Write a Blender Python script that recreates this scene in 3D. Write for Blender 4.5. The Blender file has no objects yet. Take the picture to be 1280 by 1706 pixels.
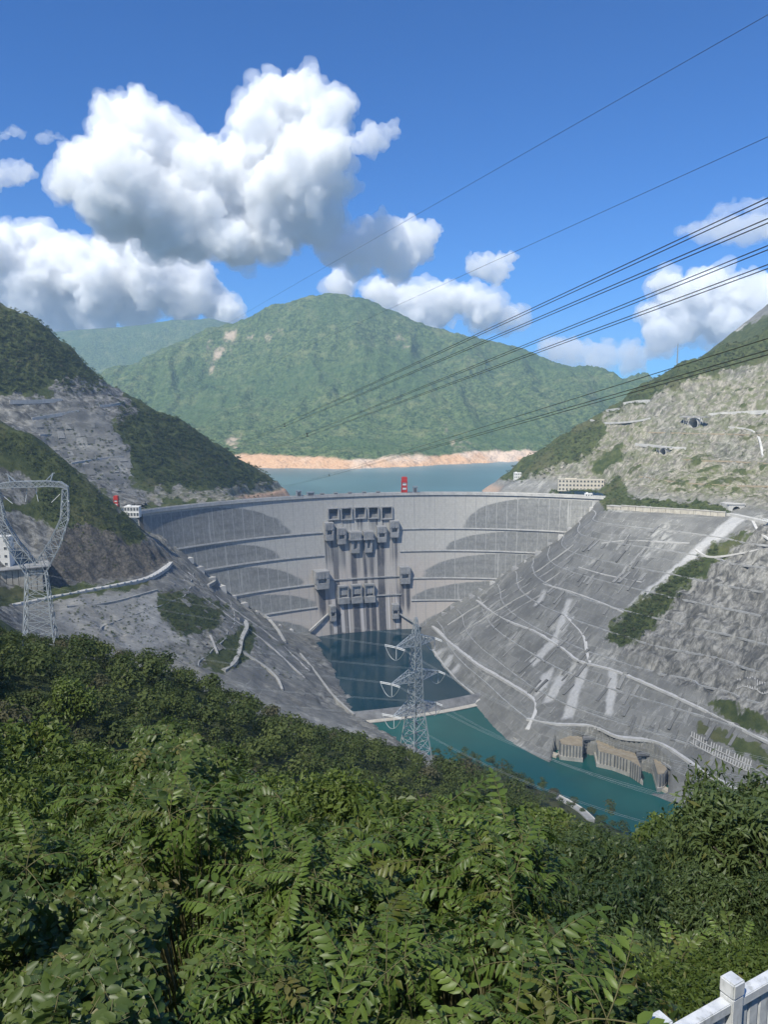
import bpy, bmesh, math, random
import numpy as np
from mathutils import Vector, Matrix, noise as mnoise

random.seed(7)
rng = np.random.default_rng(11)
scene = bpy.context.scene
COL = scene.collection

# ------------------------------------------------------------------ camera
CAM_Z = 417.0                       # metres; the dam crest lies at 245, the river at -25
PITCH = math.radians(7.7)
FOC = 1281.0                        # focal length in pixels of the 1280 x 1706 photograph
cam_data = bpy.data.cameras.new('camera')
cam = bpy.data.objects.new('camera', cam_data)
COL.objects.link(cam)
cam.location = (0, 0, CAM_Z)
cam.rotation_euler = (math.pi / 2 - PITCH, 0, 0)
cam_data.sensor_fit = 'VERTICAL'
cam_data.sensor_height = 24.0
cam_data.lens = 24.0 * FOC / 1706.0
cam_data.clip_start = 0.1
cam_data.clip_end = 80000.0
scene.camera = cam

# ------------------------------------------------------------------ light
SUN_AZ = math.radians(215.0)        # clockwise from +Y: the sun stands left of and behind the viewer
SUN_EL = math.radians(52.0)
world = bpy.data.worlds.new('World')
scene.world = world
world.use_nodes = True
wn = world.node_tree
sky = wn.nodes.new('ShaderNodeTexSky')
sky.sky_type = 'NISHITA'
sky.sun_disc = False
sky.sun_elevation = SUN_EL
sky.sun_rotation = SUN_AZ
sky.altitude = 1400.0
sky.air_density = 1.0
sky.dust_density = 0.1
sky.ozone_density = 4.0
bg = wn.nodes['Background']
tint = wn.nodes.new('ShaderNodeMix'); tint.data_type = 'RGBA'; tint.blend_type = 'MULTIPLY'
tint.inputs[0].default_value = 1.0; tint.inputs[7].default_value = (0.235, 0.575, 0.96, 1)     # the deep blue of clear mountain air, the same all round
wn.links.new(sky.outputs[0], tint.inputs[6]); wn.links.new(tint.outputs[2], bg.inputs[0])
bg.inputs[1].default_value = 0.095
sun_data = bpy.data.lights.new('sun', 'SUN')
sun_data.energy = 4.4
sun_data.angle = math.radians(0.6)
sun_data.color = (1.0, 0.96, 0.84)
sun = bpy.data.objects.new('sun', sun_data)
COL.objects.link(sun)
SUN_DIR = Vector((math.sin(SUN_AZ) * math.cos(SUN_EL), math.cos(SUN_AZ) * math.cos(SUN_EL), math.sin(SUN_EL)))
sun.rotation_euler = SUN_DIR.to_track_quat('Z', 'Y').to_euler()
sun.location = SUN_DIR * 3000
vs = scene.view_settings
vs.view_transform = 'Standard'
vs.look = 'None'
vs.exposure = 0.72
vs.gamma = 1.0
vs.use_curve_mapping = False
scene.cycles.max_bounces = 20
scene.cycles.diffuse_bounces = 3
scene.cycles.glossy_bounces = 2
scene.cycles.transmission_bounces = 3
scene.cycles.transparent_max_bounces = 24
scene.cycles.volume_bounces = 18
scene.cycles.caustics_reflective = False
scene.cycles.caustics_refractive = False

# ------------------------------------------------------------------ helpers: survey of the valley
CP, SP = math.cos(PITCH), math.sin(PITCH)

def rays(px, py):
    a = (np.asarray(px, float) - 640) / FOC
    b = (853 - np.asarray(py, float)) / FOC
    y = CP + b * SP
    z = -SP + b * CP
    return a / y, np.ones_like(y), z / y

def P(px, py, d):
    """point at distance d (metres along +Y) seen at a pixel of the photograph"""
    x, y, z = rays(px, py)
    return np.array([float(x) * d, d, CAM_Z + float(z) * d])

def PZ(px, py, zz):
    x, y, z = rays(px, py)
    return P(px, py, (zz - CAM_Z) / float(z))

def project(v):
    v = np.asarray(v, float)
    dx, dy, dz = v[..., 0], v[..., 1], v[..., 2] - CAM_Z
    f = np.maximum(dy * CP - dz * SP, 1e-3)
    u = dy * SP + dz * CP
    return 640 + FOC * dx / f, 853 - FOC * u / f

def in_poly(px, py, poly):
    poly = np.asarray(poly, float)
    ins = np.zeros(np.shape(px), bool)
    j = len(poly) - 1
    for i in range(len(poly)):
        xi, yi = poly[i]; xj, yj = poly[j]
        c = ((yi > py) != (yj > py)) & (px < (xj - xi) * (py - yi) / (yj - yi + 1e-9) + xi)
        ins ^= c
        j = i
    return ins

# ------------------------------------------------------------------ helpers: noise
def _hash(ix, iy, iz, seed):
    h = (ix.astype(np.int64) * 374761393 + iy.astype(np.int64) * 668265263 + iz.astype(np.int64) * 2147483647 + seed * 974634777)
    h = (h ^ (h >> 13)) * 1274126177
    h = h ^ (h >> 16)
    return (h & 0xFFFFFF).astype(np.float64) / 0xFFFFFF

def vnoise(x, y, z=None, seed=0):
    x = np.asarray(x, float); y = np.asarray(y, float)
    two_d = z is None
    z = np.zeros_like(x) if two_d else np.asarray(z, float)
    ix, iy, iz = np.floor(x), np.floor(y), np.floor(z)
    fx, fy, fz = x - ix, y - iy, z - iz
    fx = fx * fx * fx * (fx * (fx * 6 - 15) + 10); fy = fy * fy * fy * (fy * (fy * 6 - 15) + 10); fz = fz * fz * (3 - 2 * fz)
    def lay(k):
        a = _hash(ix, iy, iz + k, seed); b = _hash(ix + 1, iy, iz + k, seed)
        c = _hash(ix, iy + 1, iz + k, seed); d = _hash(ix + 1, iy + 1, iz + k, seed)
        return (a * (1 - fx) + b * fx) * (1 - fy) + (c * (1 - fx) + d * fx) * fy
    l0 = lay(0)
    if two_d:
        return l0
    return l0 * (1 - fz) + lay(1) * fz

def fbm(x, y, z=None, octaves=4, seed=0, gain=0.5):
    s = 0; a = 1.0; t = 0; f = 1.0
    for k in range(octaves):
        s = s + a * (vnoise(x * f + 17.3 * k, y * f - 9.1 * k, None if z is None else z * f + 3.7 * k, seed + k) * 2 - 1)
        t += a; a *= gain; f *= 2.03
    return s / t

def sstep(a, b, x):
    t = np.clip((x - a) / (b - a), 0, 1)
    return t * t * (3 - 2 * t)

# ------------------------------------------------------------------ helpers: meshes and objects
def mesh_from(name, V, F, mats=(), attrs=None, smooth=False, mat_idx=None):
    """V (n,3); F an (m,3|4) array or a list of index tuples"""
    me = bpy.data.meshes.new(name)
    V = np.asarray(V, np.float32)
    me.vertices.add(len(V)); me.vertices.foreach_set('co', V.ravel())
    if isinstance(F, np.ndarray):
        tot = np.full(len(F), F.shape[1], np.int32); flat = F.astype(np.int32).ravel()
    else:
        tot = np.array([len(f) for f in F], np.int32); flat = np.array([i for f in F for i in f], np.int32)
    me.loops.add(len(flat)); me.loops.foreach_set('vertex_index', flat)
    me.polygons.add(len(tot))
    st = np.zeros(len(tot), np.int32); st[1:] = np.cumsum(tot)[:-1]
    me.polygons.foreach_set('loop_start', st); me.polygons.foreach_set('loop_total', tot)
    me.polygons.foreach_set('use_smooth', np.full(len(tot), bool(smooth)))
    for m in (mats if isinstance(mats, (list, tuple)) else [mats]):
        me.materials.append(m)
    if mat_idx is not None:
        me.polygons.foreach_set('material_index', np.asarray(mat_idx, np.int32))
    me.update(calc_edges=True)
    for k, arr in (attrs or {}).items():
        arr = np.asarray(arr, np.float32)
        if arr.ndim == 1:
            at = me.attributes.new(k, 'FLOAT', 'POINT'); at.data.foreach_set('value', arr)
        else:
            at = me.attributes.new(k, 'FLOAT_VECTOR', 'POINT'); at.data.foreach_set('vector', arr.ravel())
    return me

def link(name, data, parent=None, loc=None, rot=None, scl=None):
    o = bpy.data.objects.new(name, data)
    COL.objects.link(o)
    if parent is not None:
        o.parent = parent
    if loc is not None: o.location = loc
    if rot is not None: o.rotation_euler = rot
    if scl is not None: o.scale = scl
    return o

def tag(o, label=None, cat=None, group=None, kind=None):
    if label: o['label'] = label
    if cat: o['category'] = cat
    if group: o['group'] = group
    if kind: o['kind'] = kind
    return o

def empty(name, loc=(0, 0, 0), rotz=0.0, **kw):
    o = bpy.data.objects.new(name, None)
    COL.objects.link(o)
    o.empty_display_size = 0.1
    o.location = loc; o.rotation_euler = (0, 0, rotz)
    return tag(o, **kw)

def copy_tree(o, parent=None):
    c = o.copy(); COL.objects.link(c); c.parent = parent
    for ch in list(o.children):
        copy_tree(ch, c)
    return c

class MB:
    """collects boxes, beams and prisms into one mesh"""
    def __init__(s): s.V = []; s.F = []
    def add(s, V, F):
        n = len(s.V); s.V.extend([tuple(map(float, v)) for v in V]); s.F.extend([tuple(i + n for i in f) for f in F]); return s
    def hexa(s, c8):
        return s.add(c8, [(0, 3, 2, 1), (4, 5, 6, 7), (0, 1, 5, 4), (1, 2, 6, 5), (2, 3, 7, 6), (3, 0, 4, 7)])
    def box(s, c, size, M=None):
        hx, hy, hz = size[0] / 2, size[1] / 2, size[2] / 2
        pts = [(-hx, -hy, -hz), (hx, -hy, -hz), (hx, hy, -hz), (-hx, hy, -hz), (-hx, -hy, hz), (hx, -hy, hz), (hx, hy, hz), (-hx, hy, hz)]
        pts = [Vector(p) for p in pts]
        if M is not None: pts = [M @ p for p in pts]
        return s.hexa([p + Vector(c) for p in pts])
    def bar(s, a, b, w, h=None):
        a = Vector(a); b = Vector(b); d = b - a
        if d.length < 1e-6: return s
        h = h or w
        q = d.normalized()
        up = Vector((0, 0, 1)) if abs(q.z) < 0.95 else Vector((0, 1, 0))
        sx = q.cross(up).normalized() * (w / 2); sy = sx.cross(q).normalized() * (h / 2)
        return s.hexa([a - sx - sy, a + sx - sy, a + sx + sy, a - sx + sy, b - sx - sy, b + sx - sy, b + sx + sy, b - sx + sy])
    def tube(s, pts, rad, n=6, caps=True):
        pts = [Vector(p) for p in pts]
        rad = rad if isinstance(rad, (list, tuple, np.ndarray)) else [rad] * len(pts)
        base = len(s.V)
        for i, p in enumerate(pts):
            t = (pts[min(i + 1, len(pts) - 1)] - pts[max(i - 1, 0)]).normalized()
            up = Vector((0, 0, 1)) if abs(t.z) < 0.9 else Vector((1, 0, 0))
            a = t.cross(up).normalized(); b = a.cross(t)
            for k in range(n):
                w = 2 * math.pi * k / n
                s.V.append(tuple(p + (a * math.cos(w) + b * math.sin(w)) * rad[i]))
        for i in range(len(pts) - 1):
            for k in range(n):
                k2 = (k + 1) % n
                s.F.append((base + i * n + k, base + i * n + k2, base + (i + 1) * n + k2, base + (i + 1) * n + k))
        if caps:
            s.F.append(tuple(base + k for k in reversed(range(n))))
            s.F.append(tuple(base + (len(pts) - 1) * n + k for k in range(n)))
        return s
    def prism(s, poly, z0, z1):
        n = len(poly)
        V = [(p[0], p[1], z0) for p in poly] + [(p[0], p[1], z1) for p in poly]
        F = [tuple(reversed(range(n))), tuple(range(n, 2 * n))] + [(i, (i + 1) % n, n + (i + 1) % n, n + i) for i in range(n)]
        return s.add(V, F)
    def build(s, name, mat, parent=None, smooth=False, **kw):
        me = mesh_from(name, s.V, s.F, mat, smooth=smooth)
        return tag(link(name, me, parent), **kw)

# ------------------------------------------------------------------ helpers: materials
MATS = {}
class NT:
    def __init__(s, name):
        s.m = bpy.data.materials.new(name); s.m.use_nodes = True
        s.t = s.m.node_tree; s.n = s.t.nodes
        s.b = s.n['Principled BSDF']; s.out = s.n['Material Output']
        s.b.inputs['Specular IOR Level'].default_value = 0.2
        MATS[name] = s.m
    def N(s, typ, **kw):
        n = s.n.new('ShaderNode' + typ)
        for k, v in kw.items(): setattr(n, k, v)
        return n
    def L(s, a, b): s.t.links.new(a, b)
    def setin(s, sock, v):
        if hasattr(v, 'is_linked'): s.L(v, sock)
        else: sock.default_value = v
    def pos(s, scale=(1, 1, 1), rotz=0.0, obj=False, loc=(0, 0, 0)):
        if obj: src = s.N('TexCoord').outputs['Object']
        else: src = s.N('NewGeometry').outputs['Position']
        mp = s.N('Mapping'); s.L(src, mp.inputs[0])
        mp.vector_type = 'POINT'
        mp.inputs['Rotation'].default_value = (0, 0, rotz)
        mp2 = s.N('Mapping'); s.L(mp.outputs[0], mp2.inputs[0])
        mp2.inputs['Scale'].default_value = scale; mp2.inputs['Location'].default_value = loc
        return mp2.outputs[0]
    def noise(s, vec, scale=1.0, detail=6.0, rough=0.55, dist=0.0):
        n = s.N('TexNoise'); s.L(vec, n.inputs['Vector'])
        n.inputs['Scale'].default_value = scale; n.inputs['Detail'].default_value = detail
        n.inputs['Roughness'].default_value = rough; n.inputs['Distortion'].default_value = dist
        return n.outputs['Fac']
    def voro(s, vec, scale=1.0, feature='F1', out='Distance'):
        n = s.N('TexVoronoi', feature=feature); s.L(vec, n.inputs['Vector']); n.inputs['Scale'].default_value = scale
        return n.outputs[out]
    def math(s, op, a, b=0.0, c=0.0, clamp=False):
        n = s.N('Math', operation=op); n.use_clamp = clamp
        s.setin(n.inputs[0], a); s.setin(n.inputs[1], b); s.setin(n.inputs[2], c)
        return n.outputs[0]
    def ramp(s, v, lo, hi, a=0.0, b=1.0, smooth=True):
        n = s.N('MapRange'); n.interpolation_type = 'SMOOTHSTEP' if smooth else 'LINEAR'
        s.setin(n.inputs['Value'], v)
        n.inputs['From Min'].default_value = lo; n.inputs['From Max'].default_value = hi
        n.inputs['To Min'].default_value = a; n.inputs['To Max'].default_value = b
        return n.outputs[0]
    def mix(s, f, a, b, blend='MIX'):
        n = s.N('Mix', data_type='RGBA', blend_type=blend); n.clamp_factor = True
        s.setin(n.inputs[0], f)
        for k, v in ((6, a), (7, b)):
            if hasattr(v, 'is_linked'): s.L(v, n.inputs[k])
            else: n.inputs[k].default_value = (v[0], v[1], v[2], 1)
        return n.outputs[2]
    def attr(s, name, out='Fac'):
        n = s.N('Attribute'); n.attribute_name = name; return n.outputs[out]
    def rnd(s): return s.N('ObjectInfo').outputs['Random']
    def color(s, c):
        if hasattr(c, 'is_linked'): s.L(c, s.b.inputs['Base Color'])
        else: s.b.inputs['Base Color'].default_value = (c[0], c[1], c[2], 1)
        return s
    def rough(s, v): s.setin(s.b.inputs['Roughness'], v); return s
    def bump(s, h, strength=0.5, dist=1.0):
        n = s.N('Bump'); n.inputs['Strength'].default_value = strength; n.inputs['Distance'].default_value = dist
        s.L(h, n.inputs['Height']); s.L(n.outputs[0], s.b.inputs['Normal']); return s

def plain(name, c, rough=0.7, var=0.15, scale=1.0, metal=0.0, obj=True, spec=0.2):
    """a paint, metal or concrete with a little uneven tone"""
    t = NT(name)
    n = t.noise(t.pos(obj=obj), scale, 5, 0.6)
    t.color(t.mix(t.ramp(n, 0.3, 0.7), [x * (1 - var) for x in c], [min(1, x * (1 + var)) for x in c]))
    t.rough(rough); t.b.inputs['Metallic'].default_value = metal
    t.b.inputs['Specular IOR Level'].default_value = spec
    return t.m

# ------------------------------------------------------------------ the dam's shape (needed by the terrain)
CREST = 245.0
WATER = -25.0
RES = 205.0                        # level of the drawn-down reservoir
DL = PZ(238, 853, CREST); DR = PZ(1002, 829, CREST)
_ch = (DR - DL)[:2]; CHORD = float(np.hypot(*_ch)); SAG = 165.0
DAM_R = CHORD ** 2 / (8 * SAG) + SAG / 2
_t = _ch / CHORD; _n = np.array([-_t[1], _t[0]])
DAM_C = (DL[:2] + DR[:2]) / 2 + _n * (SAG - DAM_R)
AX = math.atan2(_n[1], _n[0])      # direction from the arch centre to the crown
TH_MAX = math.asin(CHORD / 2 / DAM_R)

def dam_off(z):
    t = np.clip((CREST - np.asarray(z, float)) / (CREST - WATER), 0, 1.2)
    return 44.0 * t ** 1.25

def dam_pt(u, z, out=0.0):
    """u metres along the crest from the crown (positive to the right), out metres out of the face towards the viewer"""
    th = AX - np.asarray(u, float) / DAM_R
    r = DAM_R - dam_off(z) - out
    z = np.asarray(z, float)
    return np.stack([DAM_C[0] + r * np.cos(th), DAM_C[1] + r * np.sin(th), z + 0 * r], -1)

def dam_hit(px, py):
    """(u, z) on the downstream face seen at a pixel"""
    x, y, z = [float(v) for v in rays(px, py)]
    d = np.array([x, y]); c = -DAM_C
    zz = 150.0
    for _ in range(30):
        r = DAM_R - float(dam_off(zz))
        a = d @ d; b = 2 * (d @ c); cc = c @ c - r * r
        t = (-b + math.sqrt(max(b * b - 4 * a * cc, 0))) / (2 * a)
        zz = CAM_Z + z * t
    p = d * t - DAM_C
    return (AX - math.atan2(p[1], p[0])) * DAM_R, zz

def dam_xyz(px, py):
    u, z = dam_hit(px, py)
    return dam_pt(u, z)

# ------------------------------------------------------------------ terrain: smooth surfaces through surveyed points
class Surf:
    def __init__(s, pts, lam=0.0):
        s.p = np.array([[float(v) for v in q] for q in pts]); n = len(s.p)
        s.sc = 500.0
        X = s.p[:, :2] / s.sc
        K = s.k(np.linalg.norm(X[:, None] - X[None], axis=2)) + lam * np.eye(n)
        Q = np.c_[np.ones(n), X]
        A = np.block([[K, Q], [Q.T, np.zeros((3, 3))]])
        s.w = np.linalg.solve(A, np.r_[s.p[:, 2], 0, 0, 0]); s.X = X
    @staticmethod
    def k(r):
        # between a thin plate and a cone: close to the points, no overshoot
        return -r - 0.0 * r
    def __call__(s, x, y):
        sh = np.shape(x); q = np.stack([np.ravel(x), np.ravel(y)], -1) / s.sc
        out = np.empty(len(q))
        for i in range(0, len(q), 40000):
            c = q[i:i + 40000]
            out[i:i + 40000] = s.k(np.linalg.norm(c[:, None] - s.X[None], axis=2)) @ s.w[:-3] + s.w[-3] + c @ s.w[-2:]
        return out.reshape(sh)

def smooth_eval(surf, x, y, h):
    """average over a small stencil, so that the cones at the survey points are rounded off"""
    return (surf(x, y) * 2 + surf(x + h, y) + surf(x - h, y) + surf(x, y + h) + surf(x, y - h)) / 6

def behind(p, dist, drop):
    """a point further along the line of sight, lower: makes p a skyline"""
    return [p[0] * (1 + dist / p[1]), p[1] + dist, p[2] - drop]

# --- right bank: waterline, dam contact, crest road, skyline
Rp = []
cR = [dam_xyz(*q) for q in [(1002, 832), (972, 862), (940, 890), (910, 912), (880, 932), (845, 952), (810, 975), (780, 992), (757, 1005), (725, 1028), (700, 1048)]]
Rp += [list(c) for c in cR]
wR = [PZ(px, py, WATER) for px, py in [(702, 1056), (722, 1090), (755, 1130), (790, 1160), (850, 1225), (920, 1262), (1010, 1290), (1100, 1318), (1150, 1340)]]
wR += [np.array([wR[-1][0] + 70, wR[-1][1] - 110, WATER]), np.array([wR[-1][0] + 170, wR[-1][1] - 260, WATER])]
Rp += [list(c) for c in wR]
Rp += [[c[0] - 28, c[1] - 18, WATER - 24] for c in wR]
cRoad = [PZ(px, py, CREST) for px, py in [(1012, 846), (1060, 850), (1110, 853), (1160, 856), (1210, 860), (1245, 867), (1285, 876)]]
Rp += [list(c) for c in cRoad]
Rp += [[cRoad[-1][0] + 60, cRoad[-1][1] - 90, CREST], [cRoad[-1][0] + 150, cRoad[-1][1] - 230, CREST]]
Rp += [[c[0] + 9, c[1] + 6, CREST + .5] for c in cRoad]                # the road shelf itself
# upstream shore of the right bank and the ridge that runs up from it
sk = [P(812, 812, 2010), P(835, 795, 1985), P(870, 765, 1950), P(930, 725, 1905), P(1000, 690, 1860), P(1062, 645, 1825), P(1130, 604, 1785), P(1210, 572, 1755), P(1285, 541, 1730)]
Rp += [list(c) for c in sk] + [behind(c, 120, 70) for c in sk]
Rp += [[sk[-1][0] + 250, sk[-1][1] - 150, 760], [sk[-1][0] + 500, sk[-1][1] - 700, 900], [sk[-1][0] + 300, 1150, 640], [sk[-1][0] + 100, 900, 420]]
# the terrace right of the dam (white house, long building) and rock above it
Rp += [list(PZ(*q)) for q in [(840, 818, 232), (862, 800, 240), (905, 812, 243), (945, 815, 246), (1000, 812, 250)]]
for px, py, d in [(900, 770, 1840), (960, 740, 1790), (1010, 770, 1650), (1050, 800, 1540), (1030, 730, 1720), (1100, 780, 1500), (1180, 790, 1420), (1240, 800, 1360), (1280, 810, 1330),
                  (1100, 700, 1650), (1180, 700, 1590), (1280, 690, 1530), (1200, 640, 1690), (1280, 610, 1650), (1240, 745, 1465)]:
    Rp.append(list(P(px, py, d)))
Rp += [[200, 1720, 150], [100, 1620, 100], [150, 1920, 140], [0, 1800, 100], [330, 1640, 170], [250, 2200, 120], [400, 2250, 190]]
SR = Surf(Rp)

# --- left bank, the wooded spur below the viewer and the mountain it hangs from
Lp = []
cL = [dam_xyz(*q) for q in [(300, 915), (322, 938), (345, 958), (372, 980), (400, 1002), (430, 1020), (455, 1036), (500, 1054)]]
Lp += [list(c) for c in cL] + [[c[0] - 20, c[1] + 60, c[2] + 25] for c in cL]
wL = [PZ(px, py, WATER) for px, py in [(535, 1066), (552, 1105), (575, 1152), (600, 1188), (640, 1220)]]
wL += [np.array(q, float) for q in [(50, 955, WATER), (112, 905, WATER), (170, 855, WATER), (225, 795, WATER), (285, 705, WATER), (370, 570, WATER), (470, 420, WATER)]]
Lp += [list(c) for c in wL] + [[c[0] + 30, c[1] + 14, WATER - 24] for c in wL]
road_px = [(283, 937), (272, 948), (245, 963), (210, 971), (180, 977), (140, 984), (100, 992), (60, 1000), (20, 1008)]
cLroad = [PZ(px, py, 170.0) for px, py in road_px]
Lp += [list(c) for c in cLroad] + [[c[0] - 9, c[1] + 4, 170.5] for c in cLroad]
spur = [P(-20, 700, 1150), P(0, 705, 1150), P(50, 722, 1150), P(100, 765, 1155), P(150, 806, 1170), P(200, 850, 1195), P(235, 880, 1215), P(262, 912, 1222)]
Lp += [list(c) for c in spur] + [behind(c, 90, 45) for c in spur[:6]] + [behind(c, 170, 90) for c in spur[:4]]
for px, py, d in [(60, 880, 1075), (130, 880, 1115), (190, 900, 1140), (235, 930, 1165), (100, 940, 1035), (160, 940, 1080), (30, 900, 1040), (60, 820, 1110), (110, 830, 1130), (20, 780, 1105),
                  (130, 1000, 985), (230, 1000, 1045), (300, 985, 1120), (120, 1040, 930), (200, 1060, 950), (280, 1075, 985), (350, 1060, 1060), (400, 1080, 1085), (440, 1090, 1115), (330, 1110, 960), (400, 1130, 985), (480, 1130, 1080), (520, 1150, 1085), (560, 1185, 1060)]:
    Lp.append(list(P(px, py, d)))
Lp += [list(P(930, 1341, 752)), list(P(985, 1377, 712)), list(P(1040, 1393, 690)), list(P(860, 1300, 800))]
# hidden hollow behind the spur, then the spur itself
Lp += [[-250, 500, 205], [-340, 700, 165], [-400, 850, 160], [-140, 620, 120], [0, 600, 78], [-160, 800, 60], [0, 800, 15], [110, 620, 62], [160, 720, 10], [210, 560, 40], [260, 430, 70], [-60, 900, 5], [60, 720, 40]]
Lp += [[-250, 242, 340], [-190, 262, 336], [-122, 275, 327], [-60, 332, 281], [18, 395, 223], [70, 430, 194], [-150, 350, 290], [-60, 420, 222], [-90, 300, 313], [-20, 365, 251], [-260, 330, 306]]
Lp += [[-84, 200, 336], [-40, 200, 312], [0, 200, 296], [0, 300, 254], [50, 150, 318], [100, 300, 222], [150, 450, 122], [66, 150, 316], [130, 280, 225], [180, 300, 222], [30, 250, 268], [-20, 120, 339], [-60, 120, 352], [-110, 120, 360]]
Lp += [[0, 60, 374], [-20, 60, 378], [30, 60, 372], [-50, 60, 388], [0, 30, 392], [18, 32, 392.5], [34, 40, 389], [-25, 30, 396], [0, 14, 402.5], [10, 14, 404], [-12, 14, 405], [0, 7, 407.0], [-6, 6, 409], [5, 7, 408.6], [-14, 5, 411], [60, 60, 372], [110, 110, 340], [200, 160, 300], [-45, 30, 402]]
Lp += [[0, 0, 415.3], [3, 2, 413.3], [8, 4, 413.0], [14, 2, 414], [-4, 1, 413.5], [0, -20, 424], [20, -10, 420], [0, -120, 490], [150, -60, 430], [-60, -40, 455], [-120, 0, 470], [-300, 100, 560], [-400, 250, 560], [-500, 400, 540], [-600, 560, 540]]
Lp += [[-760, 760, 560], [-820, 880, 560], [-860, 1050, 560], [-900, 1250, 540], [-1100, 800, 700], [-1200, 1000, 700], [-1000, 400, 760], [-800, 100, 780], [-500, -200, 700], [-1300, 500, 880],
       [-700, 1330, 420], [-560, 1330, 300], [-470, 1370, 246], [-430, 1400, 245], [-420, 1330, 244], [-200, 1600, 40], [-100, 1560, -40], [-300, 1560, 100], [0, 1560, -60], [-360, 1480, 180], [-250, 1480, 90]]
SL = Surf(Lp)

# --- upstream left hill
Bp = []
bsk = [P(485, 826, 1880), P(465, 806, 1865), P(440, 786, 1850), P(370, 742, 1800), P(300, 692, 1760), P(230, 668, 1740), P(180, 640, 1720), P(120, 580, 1700), P(60, 530, 1680), P(0, 505, 1660), P(-60, 470, 1650)]
Bp += [list(c) for c in bsk] + [behind(c, 140, 80) for c in bsk]
Bp += [[-1000, 1650, 760], [-1250, 1650, 860], [-1000, 1900, 700], [-700, 2000, 420]]
Bp += [list(PZ(px, py, 243)) for px, py in [(190, 842), (240, 836), (290, 833), (340, 831), (400, 829)]]
Bp += [[-300, 1700, 190], [-250, 1790, 190], [-180, 1870, 150], [-240, 1600, 190], [-100, 1700, 120], [-100, 1500, 100]]
for px, py, d in [(100, 740, 1520), (200, 740, 1560), (150, 660, 1640), (60, 620, 1600), (40, 680, 1530), (300, 770, 1640), (380, 800, 1700), (0, 700, 1480), (200, 800, 1470), (280, 810, 1530), (0, 600, 1580), (440, 815, 1790), (250, 720, 1640)]:
    Bp.append(list(P(px, py, d)))
SB = Surf(Bp)

# --- far mountain across the reservoir, and the ridge behind it
Mp = []
msk = [P(100, 660, 4500), P(180, 618, 4550), P(260, 585, 4600), P(345, 545, 4650), P(450, 508, 4750), P(520, 492, 4800), P(560, 488, 4800), P(610, 497, 4800), P(660, 520, 4800), P(730, 546, 4750), P(800, 562, 4700), P(870, 578, 4650), P(960, 612, 4600), P(1050, 630, 4550), P(1150, 640, 4500)]
Mp += [list(c) for c in msk] + [behind(c, 500, 230) for c in msk]
shore = [PZ(px, py, RES) for px, py in [(330, 778), (430, 779), (500, 780), (580, 781), (640, 779), (690, 777), (760, 773), (850, 769), (940, 767)]]
Mp += [list(c) for c in shore] + [[c[0], c[1] - 120, RES - 40] for c in shore]
Mp += [[c[0], c[1] + 75, RES + 38] for c in shore]
for px, py, d in [(560, 590, 4150), (600, 650, 3800), (560, 700, 3500), (450, 640, 4100), (350, 650, 4250), (720, 640, 4000), (820, 650, 4050), (760, 720, 3350), (900, 690, 3600), (480, 740, 3300), (660, 740, 3260), (430, 570, 4500), (700, 580, 4450)]:
    Mp.append(list(P(px, py, d)))
SM = Surf(Mp)

# ------------------------------------------------------------------ terrain meshes
def axis(*segs):
    """rectilinear axis from (start, end, step) pieces"""
    out = [np.arange(a, b, s) for a, b, s in segs]
    return np.unique(np.r_[np.concatenate(out), segs[-1][1]])

def grid_faces(nx, ny, keep=None):
    i = np.arange(nx * ny).reshape(ny, nx)
    F = np.stack([i[:-1, :-1], i[:-1, 1:], i[1:, 1:], i[1:, :-1]], -1).reshape(-1, 4)
    if keep is not None:
        F = F[keep.reshape(-1)[F].sum(1) > 2]
    return F

def compact(V, F, attrs):
    used = np.unique(F); m = np.full(len(V), -1, int); m[used] = np.arange(len(used))
    return V[used], m[F], {k: a[used] for k, a in attrs.items()}

def paint(px, py, polys, blur=5.0, seed=3, amp=10.0):
    """0..1 inside any of the outlines, with ragged borders"""
    nx = fbm(px / 14, py / 14, octaves=3, seed=seed) * amp; ny = fbm(px / 14 + 40, py / 14 + 40, octaves=3, seed=seed + 5) * amp
    m = np.zeros(np.shape(px))
    for po in polys:
        for k in range(4):
            ox, oy = [(1, 0), (-1, 0), (0, 1), (0, -1)][k]
            m += in_poly(px + nx + ox * blur, py + ny + oy * blur, po) * 0.25
    return np.clip(m, 0, 1)

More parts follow.
